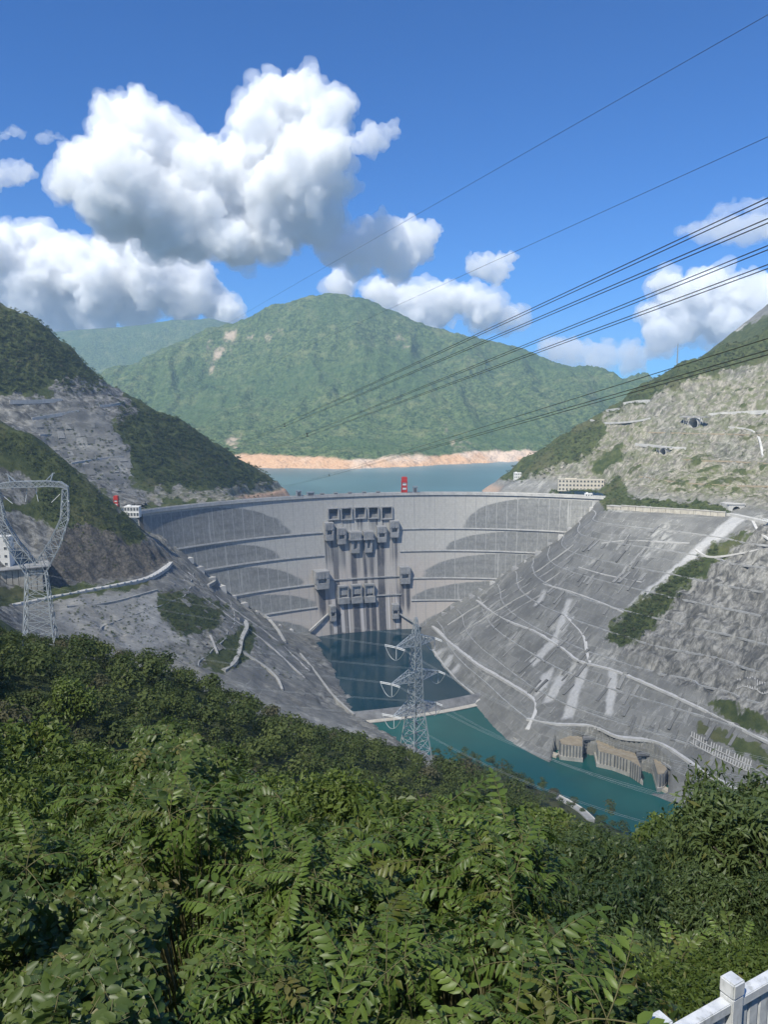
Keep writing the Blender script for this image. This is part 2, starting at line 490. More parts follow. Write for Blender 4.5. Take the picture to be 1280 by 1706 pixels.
def bank_material(name, rotz):
    """sprayed concrete, blasted rock, earth and grass on the valley sides; which is where comes with the mesh"""
    t = NT(name)
    p = t.pos(rotz=rotz)
    pst = t.pos(scale=(0.17, 0.045, 0.06), rotz=rotz)            # streaks running down the slope
    pst2 = t.pos(scale=(0.45, 0.06, 0.09), rotz=rotz)
    n_big = t.noise(p, 0.012, 5, 0.6)
    n_mid = t.noise(p, 0.07, 8, 0.68)
    n_fine = t.noise(p, 0.32, 8, 0.7)
    streak = t.noise(pst, 1.0, 8, 0.7, 0.15)
    streak2 = t.noise(pst2, 1.0, 5, 0.6, 0.3)
    # sprayed concrete: panels of different age, pale lime runs, dark seeps
    br = t.N('TexBrick'); t.L(t.pos(scale=(1, 1, 1), rotz=rotz), br.inputs['Vector'])
    sep = t.N('SeparateXYZ'); t.L(p, sep.inputs[0]); cmb = t.N('CombineXYZ')
    wob = t.math('MULTIPLY', t.math('SUBTRACT', t.noise(p, 0.02, 3), 0.5), 12.0)
    t.L(t.math('ADD', sep.outputs[0], wob), cmb.inputs[0]); t.L(t.math('ADD', sep.outputs[2], t.math('MULTIPLY', wob, 0.8)), cmb.inputs[1])
    t.L(cmb.outputs[0], br.inputs['Vector'])
    br.inputs['Scale'].default_value = 1.0
    br.inputs['Brick Width'].default_value = 13.0; br.inputs['Row Height'].default_value = 11.0
    br.inputs['Mortar Size'].default_value = 0.35; br.inputs['Mortar Smooth'].default_value = 0.6
    br.inputs['Bias'].default_value = 0.0; br.offset = 0.37
    br.inputs['Color1'].default_value = (0.105, 0.106, 0.10, 1); br.inputs['Color2'].default_value = (0.235, 0.234, 0.22, 1)
    br.inputs['Mortar'].default_value = (0.30, 0.298, 0.28, 1)
    shot = t.mix(t.ramp(n_big, 0.35, 0.65, 0.25, 0.75), br.outputs['Color'], (0.165, 0.165, 0.155))
    shot = t.mix(t.ramp(streak, 0.46, 0.33, 0, 0.6), shot, (0.095, 0.096, 0.091))
    shot = t.mix(t.ramp(streak, 0.57, 0.70, 0, 0.6), shot, (0.44, 0.435, 0.405))
    shot = t.mix(t.ramp(streak2, 0.59, 0.72, 0, 0.6), shot, (0.50, 0.49, 0.455))
    shot = t.mix(t.ramp(n_mid, 0.35, 0.75, 0.0, 0.5), shot, t.mix(n_fine, (0.10, 0.10, 0.094), (0.36, 0.355, 0.33)))
    shot = t.mix(t.ramp(n_big, 0.50, 0.66, 0, 0.5), shot, (0.10, 0.10, 0.095))
    shot = t.mix(t.math('MULTIPLY', t.ramp(n_big, 0.44, 0.34), t.ramp(streak, 0.4, 0.6)), shot, (0.38, 0.375, 0.35))
    # bare rock
    wv = t.N('TexNoise'); t.L(p, wv.inputs['Vector']); wv.inputs['Scale'].default_value = 0.09; wv.inputs['Detail'].default_value = 4
    wm = t.N('Vector' + 'Math', operation='MULTIPLY_ADD'); t.L(wv.outputs['Color'], wm.inputs[0]); wm.inputs[1].default_value = (1.6, 1.6, 1.6); t.L(t.pos(scale=(0.11, 0.04, 0.05), rotz=rotz), wm.inputs[2])
    crack = t.voro(wm.outputs[0], 1.0, 'DISTANCE_TO_EDGE')
    n_rk = t.noise(t.pos(scale=(0.12, 0.05, 0.05), rotz=rotz), 1.0, 9, 0.66, 0.8)
    rock = t.mix(t.ramp(n_rk, 0.34, 0.70), (0.07, 0.07, 0.065), (0.35, 0.34, 0.31))
    rock = t.mix(t.ramp(streak, 0.58, 0.75, 0, 0.6), rock, (0.45, 0.435, 0.40))
    rock = t.mix(t.ramp(crack, 0.10, 0.0, 0, 0.4), rock, (0.09, 0.087, 0.08))
    rock = t.mix(t.ramp(n_mid, 0.56, 0.70, 0, 0.5), rock, (0.13, 0.115, 0.085))
    warm = t.mix(t.ramp(n_rk, 0.32, 0.68), (0.13, 0.122, 0.095), (0.38, 0.35, 0.28))
    warm = t.mix(t.ramp(crack, 0.08, 0.0, 0, 0.5), warm, (0.17, 0.155, 0.125))
    warm = t.mix(t.ramp(streak, 0.58, 0.72, 0, 0.5), warm, (0.44, 0.41, 0.34))
    warm = t.mix(t.ramp(n_mid, 0.44, 0.58, 0, 0.85), warm, (0.12, 0.135, 0.055))
    dark = t.mix(t.ramp(n_fine, 0.3, 0.75), (0.035, 0.032, 0.028), (0.17, 0.155, 0.135))
    grass = t.mix(t.ramp(n_mid, 0.3, 0.7), (0.030, 0.045, 0.014), (0.085, 0.10, 0.034))
    grass = t.mix(t.ramp(n_big, 0.5, 0.7, 0, 0.5), grass, (0.12, 0.11, 0.055))
    soil = t.mix(t.ramp(n_fine, 0.3, 0.7), (0.36, 0.22, 0.14), (0.55, 0.38, 0.27))
    c = t.mix(t.attr('shot'), rock, shot)
    c = t.mix(t.math('MULTIPLY', t.attr('pale'), t.ramp(n_fine, 0.2, 0.6, 0.5, 1.0)), c, t.mix(streak, (0.33, 0.33, 0.33), (0.52, 0.515, 0.50)))
    c = t.mix(t.attr('warm'), c, warm)
    c = t.mix(t.attr('dark'), c, dark)
    c = t.mix(t.attr('soil'), c, soil)
    gm = t.math('ADD', t.attr('green'), t.math('MULTIPLY', t.math('SUBTRACT', n_mid, 0.5), 0.9))
    c = t.mix(t.math('MULTIPLY', t.ramp(gm, 0.35, 0.6), t.ramp(t.attr('green'), 0.02, 0.2)), c, grass)
    t.color(c).rough(0.92)
    t.bump(t.math('ADD', t.math('MULTIPLY', n_fine, 0.6), t.math('ADD', n_mid, t.math('MULTIPLY', streak, 0.5))), 0.55, 3.0)
    return t.m

M_RIGHT = bank_material('right_bank_rock', math.radians(56.6))
M_LEFT = bank_material('left_bank_rock', math.radians(75.0))

def behind_dam(x, y, z, slack=6.0):
    r = np.hypot(x - DAM_C[0], y - DAM_C[1]); u = (AX - np.arctan2(y - DAM_C[1], x - DAM_C[0])) * DAM_R
    return (r > DAM_R - dam_off(z) + slack) & (np.abs(u) < 466) & (r < DAM_R + 130) & (z < CREST - 1.5)

TUNNELS = []                       # (centre, radius) of the openings cut into the rock
def terrace(z, step, sharp, off=0.0):
    t = (z - off) / step; k = np.floor(t); f = t - k
    return off + step * (k + sstep(0.5 - sharp / 2, 0.5 + sharp / 2, f))

def sampler(g):
    ax, ay, Z = g
    def f(x, y):
        x = np.clip(np.asarray(x, float), ax[0], ax[-1] - 1e-6); y = np.clip(np.asarray(y, float), ay[0], ay[-1] - 1e-6)
        i = np.clip(np.searchsorted(ax, x, 'right') - 1, 0, len(ax) - 2); j = np.clip(np.searchsorted(ay, y, 'right') - 1, 0, len(ay) - 2)
        tx = (x - ax[i]) / (ax[i + 1] - ax[i]); ty = (y - ay[j]) / (ay[j + 1] - ay[j])
        return (Z[j, i] * (1 - tx) + Z[j, i + 1] * tx) * (1 - ty) + (Z[j + 1, i] * (1 - tx) + Z[j + 1, i + 1] * tx) * ty
    return f
def hit(px, py, zf, d0, d1, step=2.0):
    """first point of a terrain seen at a pixel"""
    x, y, z = [float(v) for v in rays(px, py)]
    d = np.arange(d0, d1, step)
    g = (CAM_Z + z * d) - zf(x * d, d)
    k = np.argmax(g < 0)
    if g[k] >= 0: k = len(d) - 1
    k = max(k, 1)
    a = g[k - 1] / (g[k - 1] - g[k] + 1e-9)
    dd = d[k - 1] + a * step
    return np.array([x * dd, dd, CAM_Z + z * dd])

RIVER_BED = WATER - 20
# ---- right bank
for q in [(1157, 706, 11.0), (1106, 753, 7.5)]:
    c = hit(q[0], q[1], lambda x, y: smooth_eval(SR, np.asarray(x), np.asarray(y), 7), 1250, 1800)
    TUNNELS.append((c, q[2]))
ax = axis((40, 760, 2.6), (760, 1250, 12)); ay = axis((420, 760, 12), (760, 1700, 2.6), (1700, 2260, 6))
X, Y = np.meshgrid(ax, ay)
Z = smooth_eval(SR, X, Y, 7)
px, py = project(np.stack([X, Y, Z], -1))
n1 = fbm(X / 60, Y / 60, octaves=4, seed=21); n2 = fbm(X / 17, Y / 17, octaves=4, seed=22); n3 = fbm(X / 6, Y / 6, octaves=3, seed=23)
along = (X * 0.55 - Y * 0.835); ribs = fbm(along / 9, Z / 70, octaves=3, seed=31)
upper = sstep(CREST + 6, CREST + 26, Z) * (Y < 1990)
rocky_px = [[(1020, 1080), (1100, 1010), (1200, 920), (1300, 840), (1300, 1250), (1180, 1165), (1080, 1115)]]
rocky = paint(px, py, rocky_px, 6, 5) * (1 - upper)
shot = (1 - rocky) * (1 - upper)
warm = upper * np.clip(0.75 + n1 * 0.6, 0, 1)
green_px = [[(1010, 1055), (1050, 1015), (1130, 955), (1195, 905), (1260, 880), (1215, 925), (1150, 970), (1085, 1045), (1050, 1078), (1015, 1072)],
            [(1300, 520), (1130, 590), (1000, 680), (1020, 690), (1130, 640), (1300, 590)], [(825, 800), (870, 760), (1000, 680), (1010, 720), (980, 760), (920, 780), (870, 800)],
            [(983, 780), (1000, 760), (1045, 742), (1040, 765), (1010, 782)], [(1000, 850), (1005, 810), (1030, 790), (1050, 830), (1210, 838), (1215, 852), (1130, 848), (1060, 845)],
            [(910, 815), (1000, 815), (1005, 830), (920, 828)], [(1180, 1160), (1280, 1205), (1280, 1230), (1200, 1190)], [(1160, 1195), (1280, 1250), (1280, 1275), (1170, 1225)]]
green = paint(px, py, green_px, 6, 9)
lowveg = sstep(0.05, 0.5, .6 * n1 + 0.8 * n2) * upper * 0.6
green = np.clip(np.maximum(green, lowveg), 0, 1)
beach = sstep(RES + 26, RES + 10, Z) * (Y > 1560)
# benches cut into the face, roughness of the blasted rock
tz = terrace(Z + n1 * 9, 30, 0.7, CREST)
Zd = Z + shot * 0.22 * (tz - Z - n1 * 9) + upper * 0.4 * (terrace(Z + n1 * 8, 26, 0.6, CREST) - Z - n1 * 8) * (1 - green * .7)
Zd += shot * (ribs * 0.9 + n2 * 0.7) + rocky * (n2 * 7.5 + n3 * 2.4 + ribs * 4.0 + n1 * 6 + 0.6 * (terrace(Z + n1 * 12, 22, .5) - Z - n1 * 12)) + upper * (n1 * 9 + n2 * 5.0 + n3 * 2.2 + ribs * 3.0)
basin = in_poly(px, py, [(926, 1222), (966, 1212), (1000, 1214), (1030, 1232), (1085, 1236), (1118, 1272), (1112, 1320), (1000, 1330), (915, 1290)]) & (Z < 20) & (Y < 1100)
Zd = np.where(basin, RIVER_BED, Zd)
flat = np.exp(-((Z - CREST) / 5.0) ** 2) * (Y < 1560)
Zd = Zd * (1 - flat * 0.9) + Z * flat * 0.9
V = np.stack([X, Y, Zd], -1).reshape(-1, 3)
keep = (Zd > WATER - 27) & ~behind_dam(X, Y, Zd)
for tc, tr in TUNNELS: keep &= (X - tc[0]) ** 2 + (Y - tc[1]) ** 2 + (Zd - tc[2]) ** 2 > tr * tr
F = grid_faces(len(ax), len(ay), keep)
pale_px = [[(1222, 856), (1250, 862), (1172, 918), (1070, 1005), (1045, 1010), (1140, 930)], [(944, 1000), (956, 1000), (930, 1062), (921, 1062)], [(905, 985), (913, 985), (898, 1010), (890, 1010)], [(951, 1025), (960, 1025), (940, 1055), (930, 1052)],
           [(968, 1110), (980, 1112), (955, 1195), (935, 1198)], [(925, 1060), (935, 1068), (890, 1110), (880, 1105)], [(905, 1120), (925, 1110), (908, 1150), (890, 1160)], [(930, 1125), (945, 1128), (925, 1165), (905, 1170)], [(1015, 1112), (1030, 1118), (1022, 1190), (1010, 1190)],
           [(735, 1080), (742, 1080), (728, 1095), (722, 1090)], [(748, 1093), (756, 1095), (745, 1112), (738, 1108)], [(762, 1106), (770, 1108), (758, 1122), (752, 1118)]]
pale = paint(px, py, pale_px, 1.5, 25, 3) * (1 - upper)
at = dict(pale=pale.ravel(), shot=shot.ravel(), warm=warm.ravel(), dark=np.zeros(X.size), green=green.ravel(), soil=beach.ravel() * 0.6)
V, F, at = compact(V, F, at)
tag(link('hillside_right', mesh_from('hillside_right', V, F, M_RIGHT, at, True)), kind='structure')
RIGHT_Z = (ax, ay, Zd)

# ---- left bank and the spur below the viewer
ax = axis((-1500, -620, 20), (-620, 130, 2.8), (130, 520, 9)); ay = axis((-260, -20, 16), (-20, 60, 2.5), (60, 470, 7), (470, 860, 7), (860, 1460, 2.8))
X, Y = np.meshgrid(ax, ay)
hh = np.clip(np.hypot(X, Y) / 20, 0.5, 7)
Z = (SL(X, Y) * 2 + SL(X + hh, Y) + SL(X - hh, Y) + SL(X, Y + hh) + SL(X, Y - hh)) / 6
px, py = project(np.stack([X, Y, Z], -1))
vis = (Y > 820)
n1 = fbm(X / 60, Y / 60, octaves=4, seed=41); n2 = fbm(X / 17, Y / 17, octaves=4, seed=42); n3 = fbm(X / 6, Y / 6, octaves=3, seed=43)
along = (X * 0.255 - Y * 0.967); ribs = fbm(along / 9, Z / 70, octaves=3, seed=44)
cliff_px = [[(70, 985), (90, 870), (160, 870), (230, 885), (285, 935), (255, 955), (150, 972)]]
dark = paint(px, py, cliff_px, 5, 12) * vis
green_px = [[(-40, 690), (60, 715), (130, 780), (200, 845), (250, 890), (230, 905), (160, 880), (90, 880), (50, 850), (60, 800), (-40, 760)],
            [(262, 990), (300, 985), (335, 1000), (385, 1010), (360, 1050), (300, 1060), (270, 1030)], [(360, 1075), (420, 1035), (425, 1090), (380, 1120), (330, 1110)], [(-40, 985), (250, 966), (250, 976), (100, 998), (-40, 1010)],
            [(-40, 830), (70, 835), (70, 850), (-40, 850)]]
green = paint(px, py, green_px, 6, 14) * vis
green = np.maximum(green, (~vis) * 1.0)
shot = sstep(0, 1, (sstep(300, 380, px) + (Z < 172)) * 1.0) * vis * (1 - dark) * (1 - green)
shot *= np.clip(0.45 + n1 * 1.2, 0.1, .9)
Zd = Z + vis * (shot * 0.16 * (terrace(Z + n1 * 10, 26, 0.6, 170) - Z - n1 * 10) + shot * (ribs * 0.9 + n2 * 1.0) + (1 - shot) * (n2 * 5.5 + n3 * 2.8 + ribs * 3) * np.where(green > 0.5, 0.5, 1) + dark * (n2 * 6 + ribs * 4))
rd = np.exp(-((Z - 170.3) / 3.5) ** 2) * vis * (X < -300)
Zd = Zd * (1 - rd * 0.9) + Z * rd * 0.9
far = np.clip(np.hypot(X, Y) / 200, 0.02, 1)
Zd += (~vis) * (n1 * 5 * far * (Y < 700))
V = np.stack([X, Y, Zd], -1).reshape(-1, 3)
keep = (Zd > WATER - 26) & ~behind_dam(X, Y, Zd)
for tc, tr in TUNNELS: keep &= (X - tc[0]) ** 2 + (Y - tc[1]) ** 2 + (Zd - tc[2]) ** 2 > tr * tr
F = grid_faces(len(ax), len(ay), keep)
pale = paint(px, py, [[(95, 1000), (262, 985), (275, 1040), (300, 1070), (230, 1085), (100, 1040)]], 2, 27, 3) * vis * 0.3
at = dict(pale=pale.ravel(), shot=shot.ravel(), warm=np.zeros(X.size), dark=dark.ravel(), green=green.ravel(), soil=np.zeros(X.size))
V, F, at = compact(V, F, at)
tag(link('hillside_left', mesh_from('hillside_left', V, F, M_LEFT, at, True)), kind='structure')
LEFT_Z = (ax, ay, Zd)

zR = sampler(RIGHT_Z); zL = sampler(LEFT_Z)

# ---- upstream left hill
ax = axis((-1500, -900, 15), (-900, -60, 3.4)); ay = axis((1380, 1960, 3.4), (1960, 2200, 15))
X, Y = np.meshgrid(ax, ay)
Z = smooth_eval(SB, X, Y, 8)
px, py = project(np.stack([X, Y, Z], -1))
n1 = fbm(X / 70, Y / 70, octaves=4, seed=51); n2 = fbm(X / 18, Y / 18, octaves=4, seed=52); n3 = fbm(X / 6, Y / 6, octaves=3, seed=53); ribs = fbm((X - Y) / 13, Z / 60, octaves=3, seed=54)
grey_px = [[(-60, 655), (110, 665), (130, 650), (215, 680), (190, 705), (215, 745), (215, 800), (260, 835), (-60, 840)], [(90, 625), (200, 640), (240, 690), (130, 672), (90, 660)], [(250, 815), (380, 812), (470, 800), (490, 835), (230, 840)]]
grey = paint(px, py, grey_px, 6, 15, 16)
shot = paint(px, py, [[(60, 690), (130, 675), (190, 705), (215, 745), (215, 800), (230, 835), (90, 835)]], 6, 16)
green = np.clip(1 - grey + sstep(.1, .4, n1) * .25, 0, 1)
band = sstep(RES + 24, RES + 12, Z) * (Y > 1640)
Zd = Z + n1 * 10 * green + n2 * 5 + n3 * 1.8 + grey * ribs * 4 + grey * 0.5 * (terrace(Z, 24, .5, 245) - Z)
V = np.stack([X, Y, Zd], -1).reshape(-1, 3)
F = grid_faces(len(ax), len(ay), (Zd > 120) & ((np.hypot(X - DAM_C[0], Y - DAM_C[1]) > DAM_R + 14) | (X < -450)))
at = dict(pale=np.zeros(X.size), shot=shot.ravel(), warm=paint(px, py, [[(240, 818), (470, 795), (495, 840), (240, 840)]], 5, 19).ravel() * .55, dark=np.zeros(X.size), green=(green * (1 - band)).ravel(), soil=band.ravel())
V, F, at = compact(V, F, at)
tag(link('hillside_upstream', mesh_from('hillside_upstream', V, F, M_LEFT, at, True)), kind='structure')
zB = sampler((ax, ay, Zd))

# ---- the mountain across the reservoir
def mountain_material(name):
    t = NT(name)
    p = t.pos()
    big = t.noise(p, 0.0016, 4, 0.55); mid = t.noise(p, 0.010, 7, 0.68); fine = t.noise(p, 0.05, 6, 0.72); tree = t.voro(p, 0.085)
    g = t.mix(t.ramp(fine, 0.34, 0.66), (0.024, 0.052, 0.020), (0.135, 0.180, 0.070))
    g = t.mix(t.ramp(mid, 0.50, 0.68, 0, 0.8), g, (0.18, 0.20, 0.09))
    g = t.mix(t.ramp(tree, 0.5, 0.15, 0, 0.55), g, (0.02, 0.032, 0.014))
    g = t.mix(t.ramp(big, 0.45, 0.62, 0, 0.5), g, (0.06, 0.105, 0.04))
    g = t.mix(t.math('MULTIPLY', t.attr('scar'), t.ramp(mid, 0.38, 0.6)), g, (0.42, 0.34, 0.25))
    soil = t.mix(t.ramp(fine, 0.3, 0.7), (0.52, 0.32, 0.19), (0.58, 0.39, 0.25))
    soil = t.mix(t.ramp(t.noise(p, 0.004, 4), 0.48, 0.6, 0, .7), soil, (0.60, 0.50, 0.41))
    g = t.mix(t.attr('soil'), g, soil)
    t.color(g).rough(0.95)
    t.bump(t.math('ADD', fine, t.math('MULTIPLY', tree, -0.6)), 0.6, 12.0)
    return t.m

M_MOUNT = mountain_material('far_forest')
ax = axis((-2900, -1700, 30), (-1700, 1900, 8.5), (1900, 2900, 30)); ay = axis((2600, 3300, 7), (3300, 4960, 9), (4960, 5600, 40))
X, Y = np.meshgrid(ax, ay)
Z = smooth_eval(SM, X, Y, 30)
n1 = fbm(X / 420, Y / 420, octaves=5, seed=61); gul = np.abs(fbm(X / 260, Y / 900, octaves=4, seed=62)); n3 = fbm(X / 45, Y / 45, octaves=4, seed=63); n4 = fbm(X / 14, Y / 14, octaves=2, seed=64)
hgt = sstep(RES + 40, RES + 300, Z) * sstep(5100, 4500, Y) * 0.9 + 0.1
Zd = Z + (n1 * 60 * (1 - .75 * sstep(650, 950, Z)) - gul * 130 + 25) * hgt * sstep(4760, 4250, Y) * 0.95 + n3 * 14 + n4 * 5
px, py = project(np.stack([X, Y, Zd], -1))
scar_px = [[(338, 610), (350, 572), (385, 552), (428, 552), (426, 560), (404, 566), (385, 590), (368, 585), (345, 625)], [(760, 755), (772, 728), (795, 750), (800, 765)], [(375, 735), (385, 722), (402, 730), (398, 742)], [(735, 700), (742, 715), (765, 755), (755, 758), (735, 720)],
           [(440, 555), (475, 553), (478, 560), (440, 562)], [(664, 560), (676, 560), (680, 578), (672, 582)], [(404, 600), (412, 600), (410, 622), (404, 622)]]
scar = paint(px, py, scar_px, 2, 17, 14) * sstep(-.25, .25, fbm(X / 60, Y / 200, octaves=3, seed=67))
sh_ = 33 + n1 * 22 + n3 * 9
soil = sstep(RES + sh_ + 6, RES + sh_, Zd) + paint(px, py, [[(615, 775), (640, 762), (690, 757), (725, 765), (740, 778)]], 3, 18, 5)
V = np.stack([X, Y, Zd], -1).reshape(-1, 3)
F = grid_faces(len(ax), len(ay), Zd > RES - 30)
V, F, at = compact(V, F, dict(scar=scar.ravel(), soil=np.clip(soil, 0, 1).ravel()))
tag(link('mountain', mesh_from('mountain', V, F, M_MOUNT, at, True)), kind='structure')

# ---- the blue ridge further off
rp = [(-80, 560), (20, 556), (105, 551), (150, 547), (190, 545), (235, 541), (270, 534), (290, 531), (305, 533), (330, 531), (352, 530), (385, 538), (430, 560), (470, 600), (520, 660)]
xs = np.arange(-5200, -500, 45.0); ys = np.r_[np.arange(6300, 7700, 45.0), 7900, 8400]
cr = np.array([P(a, b, 7600.0) for a, b in rp])
X, Y = np.meshgrid(xs, ys)
top = np.interp(X, cr[:, 0], cr[:, 2], left=cr[0, 2] + 40, right=cr[-1, 2])
prof = np.where(Y <= 7600, sstep(5900, 7900, Y) / sstep(5900, 7900, 7600), 1 - (Y - 7600) / 1500)
Z = 150 + (top - 150) * prof + (fbm(X / 600, Y / 900, octaves=5, seed=71) * 110 - np.abs(fbm(X / 420, Y / 1500, octaves=3, seed=72)) * 120) * (1 - np.exp(-((Y - 7600) / 260) ** 2)) + fbm(X / 120, Y / 120, octaves=3, seed=73) * 14
V = np.stack([X, Y, Z], -1).reshape(-1, 3); F = grid_faces(len(xs), len(ys))
tag(link('mountain_far', mesh_from('mountain_far', V, F, M_MOUNT, dict(scar=np.zeros(len(V)), soil=np.zeros(len(V))), True)), kind='structure')

# ---- ground sheet below everything
t = NT('valley_floor'); n = t.noise(t.pos(), 0.004, 6); t.color(t.mix(n, (0.05, 0.06, 0.03), (0.12, 0.11, 0.07))).rough(0.95)
tag(link('ground', mesh_from('ground', [(-30000, -30000, -70), (30000, -30000, -70), (30000, 40000, -70), (-30000, 40000, -70)], [(0, 1, 2, 3)], t.m)), kind='structure')

# ---- water
def water_material(name, c, wave, rough):
    t = NT(name)
    p = t.pos(scale=(1, 1, 1))
    n = t.noise(p, wave, 5, 0.6); big = t.noise(p, wave * 0.06, 4, 0.6)
    t.color(t.mix(t.ramp(big, 0.35, 0.65), [v * 0.85 for v in c], [v * 1.15 for v in c]))
    t.rough(rough); t.b.inputs['Specular IOR Level'].default_value = 0.5; t.b.inputs['IOR'].default_value = 1.33
    t.bump(t.math('ADD', n, t.noise(p, wave * 0.22, 3)), 0.16, 1.0)
    return t.m
M_RIVER = water_material('river_water', (0.010, 0.085, 0.076), 0.12, 0.14)
M_POOL = water_material('pool_water', (0.005, 0.034, 0.048), 0.10, 0.06)
M_LAKE = water_material('lake_water', (0.085, 0.17, 0.20), 0.03, 0.30)

HAZE = 7.5e-5
lk = [tuple(dam_pt(u, CREST, -7)[:2]) + (RES,) for u in np.linspace(-470, 470, 41)]
lk += [(700, 1750, RES), (1700, 3300, RES), (-2000, 3300, RES), (-900, 1750, RES)]
tag(link('reservoir_water', mesh_from('reservoir_water', lk, [tuple(range(len(lk)))], M_LAKE)), kind='structure')

# ------------------------------------------------------------------ concrete
def concrete(name, lo, hi, scale=0.08, obj=False, dark_streak=0.35):
    t = NT(name)
    p = t.pos(obj=obj)
    n = t.noise(p, scale, 7, 0.65); f = t.noise(p, scale * 6, 6, 0.65)
    run = t.noise(t.pos(scale=(scale * 5, scale * 5, scale * 0.35), obj=obj), 1.0, 5, 0.6)
    c = t.mix(t.ramp(n, 0.3, 0.7), lo, hi)
    c = t.mix(t.ramp(run, 0.52, 0.72, 0, dark_streak), c, [v * 0.35 for v in lo])
    c = t.mix(t.ramp(f, 0.6, 0.75, 0, 0.35), c, [min(1, v * 1.3) for v in hi])
    t.color(c).rough(0.9).bump(f, 0.25, 0.4)
    return t.m
C_LIGHT = concrete('pale_concrete', (0.40, 0.395, 0.38), (0.55, 0.54, 0.51))
C_MID = concrete('weathered_concrete', (0.27, 0.27, 0.268), (0.42, 0.415, 0.405))
C_DARK = concrete('dark_concrete', (0.14, 0.14, 0.142), (0.24, 0.24, 0.24))
C_TAN = concrete('sandy_deck', (0.27, 0.22, 0.15), (0.37, 0.31, 0.22), 0.15, dark_streak=0.1)
C_PIER = concrete('pier_concrete', (0.34, 0.325, 0.29), (0.48, 0.46, 0.42), 0.12, dark_streak=0.5)
C_WALL = concrete('buff_wall', (0.42, 0.385, 0.32), (0.56, 0.52, 0.44), 0.12, dark_streak=0.55)

# ------------------------------------------------------------------ the arch dam
WALKS = [175.0, 130.5, 76.0, 32.0]
SPL, SPR = -100.0, 62.0            # the spillway section between the walkways
openings = []                      # crest spillways: u0, u1, z0, z1
for a, b, y0, y1 in [(546.5, 563, 848, 864), (568.5, 585, 847, 864), (591, 608, 846, 862), (614, 629.5, 845.5, 862), (636, 652.5, 845, 863)]:
    ua, zt = dam_hit(a, y0); ub, zb = dam_hit(b, y1); openings.append((ua, ub, zb, zt))
# outlet towers: left, top, right, bottom in the photograph; kind
outs_px = [(539, 869, 554.5, 899, 'mid'), (559.5, 878, 575, 905, 'mid'), (580, 884, 600.5, 920, 'twin'), (604, 883, 621, 919, 'twin'), (627, 875, 643, 902, 'mid'), (648.5, 866, 664, 894, 'mid'),
           (521, 949, 545, 978, 'big'), (665.5, 942, 683, 971, 'mid'), (562, 975, 580, 1003, 'low'), (584, 973, 602, 1002, 'low'), (606, 972, 623, 1001, 'low'), (547.5, 1007, 558.5, 1033, 'small'), (652, 1004, 664, 1029, 'small')]
outs = []
for a, y0, b, y1, k in outs_px:
    ua, zt = dam_hit(a, y0); ub, zb = dam_hit(b, y1)
    outs.append(((ua + ub) / 2, abs(ub - ua), (zt + zb) / 2, zt - zb, k))

UM = TH_MAX * DAM_R + 2
us = np.unique(np.r_[np.arange(-UM, UM, 1.5), UM, [o[0] for o in openings], [o[1] for o in openings]])
zs = np.unique(np.r_[np.arange(WATER - 14, CREST, 1.5), CREST, [o[2] for o in openings], [o[3] for o in openings]])
U, ZZ = np.meshgrid(us, zs)
V = dam_pt(U, ZZ).reshape(-1, 3)
F = grid_faces(len(us), len(zs))
fc = (V[F].mean(1)); fu = U.ravel()[F].mean(1); fz = ZZ.ravel()[F].mean(1)
hole = np.zeros(len(F), bool)
for ua, ub, zb, zt in openings: hole |= (fu > ua) & (fu < ub) & (fz > zb) & (fz < zt)
F = F[~hole]
# dark fields at both flanks of every lift, paler in the middle
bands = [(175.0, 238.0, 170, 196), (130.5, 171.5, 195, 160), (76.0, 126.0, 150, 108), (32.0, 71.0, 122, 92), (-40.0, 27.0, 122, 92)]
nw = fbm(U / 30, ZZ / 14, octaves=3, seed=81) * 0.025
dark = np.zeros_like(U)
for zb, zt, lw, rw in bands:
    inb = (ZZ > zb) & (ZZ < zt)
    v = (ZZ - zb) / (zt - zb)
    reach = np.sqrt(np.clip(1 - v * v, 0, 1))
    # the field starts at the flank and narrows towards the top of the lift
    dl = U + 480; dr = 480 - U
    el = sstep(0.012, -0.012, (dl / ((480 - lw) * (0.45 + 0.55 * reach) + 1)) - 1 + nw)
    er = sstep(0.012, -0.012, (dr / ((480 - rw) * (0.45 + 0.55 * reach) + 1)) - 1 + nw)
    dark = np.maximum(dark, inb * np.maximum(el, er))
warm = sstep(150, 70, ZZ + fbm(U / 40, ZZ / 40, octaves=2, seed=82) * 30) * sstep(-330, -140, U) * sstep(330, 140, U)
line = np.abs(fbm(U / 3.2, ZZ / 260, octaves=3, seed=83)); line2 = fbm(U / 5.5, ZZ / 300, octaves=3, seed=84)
dark_streak = np.zeros_like(U)
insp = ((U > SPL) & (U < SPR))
dark_streak += insp * sstep(200, 120, ZZ) * sstep(-0.02, 0.28, line2) * 0.8
dark_streak += insp * sstep(75, 25, ZZ) * sstep(-0.25, 0.25, line2 + line) * 0.9
for u0, w, zc, h, k in outs:  # darker band below each outlet, broken into vertical streaks
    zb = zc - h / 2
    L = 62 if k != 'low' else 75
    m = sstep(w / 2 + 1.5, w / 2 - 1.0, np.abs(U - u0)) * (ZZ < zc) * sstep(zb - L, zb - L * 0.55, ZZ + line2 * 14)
    dark_streak = np.maximum(dark_streak, m * np.clip(0.62 + line2 * 1.5, 0.2, 1))
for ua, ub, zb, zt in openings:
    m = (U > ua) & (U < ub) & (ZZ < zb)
    dark_streak = np.maximum(dark_streak, m * sstep(zb - 40, zb - 5, ZZ) * np.clip(0.4 + line2 * 1.8, 0, 1))
pale = insp * sstep(70, 20, ZZ) * sstep(0.22, 0.4, fbm(U / 4.0, ZZ / 200, octaves=2, seed=85)) * (1 - sstep(WATER + 4, WATER, ZZ))
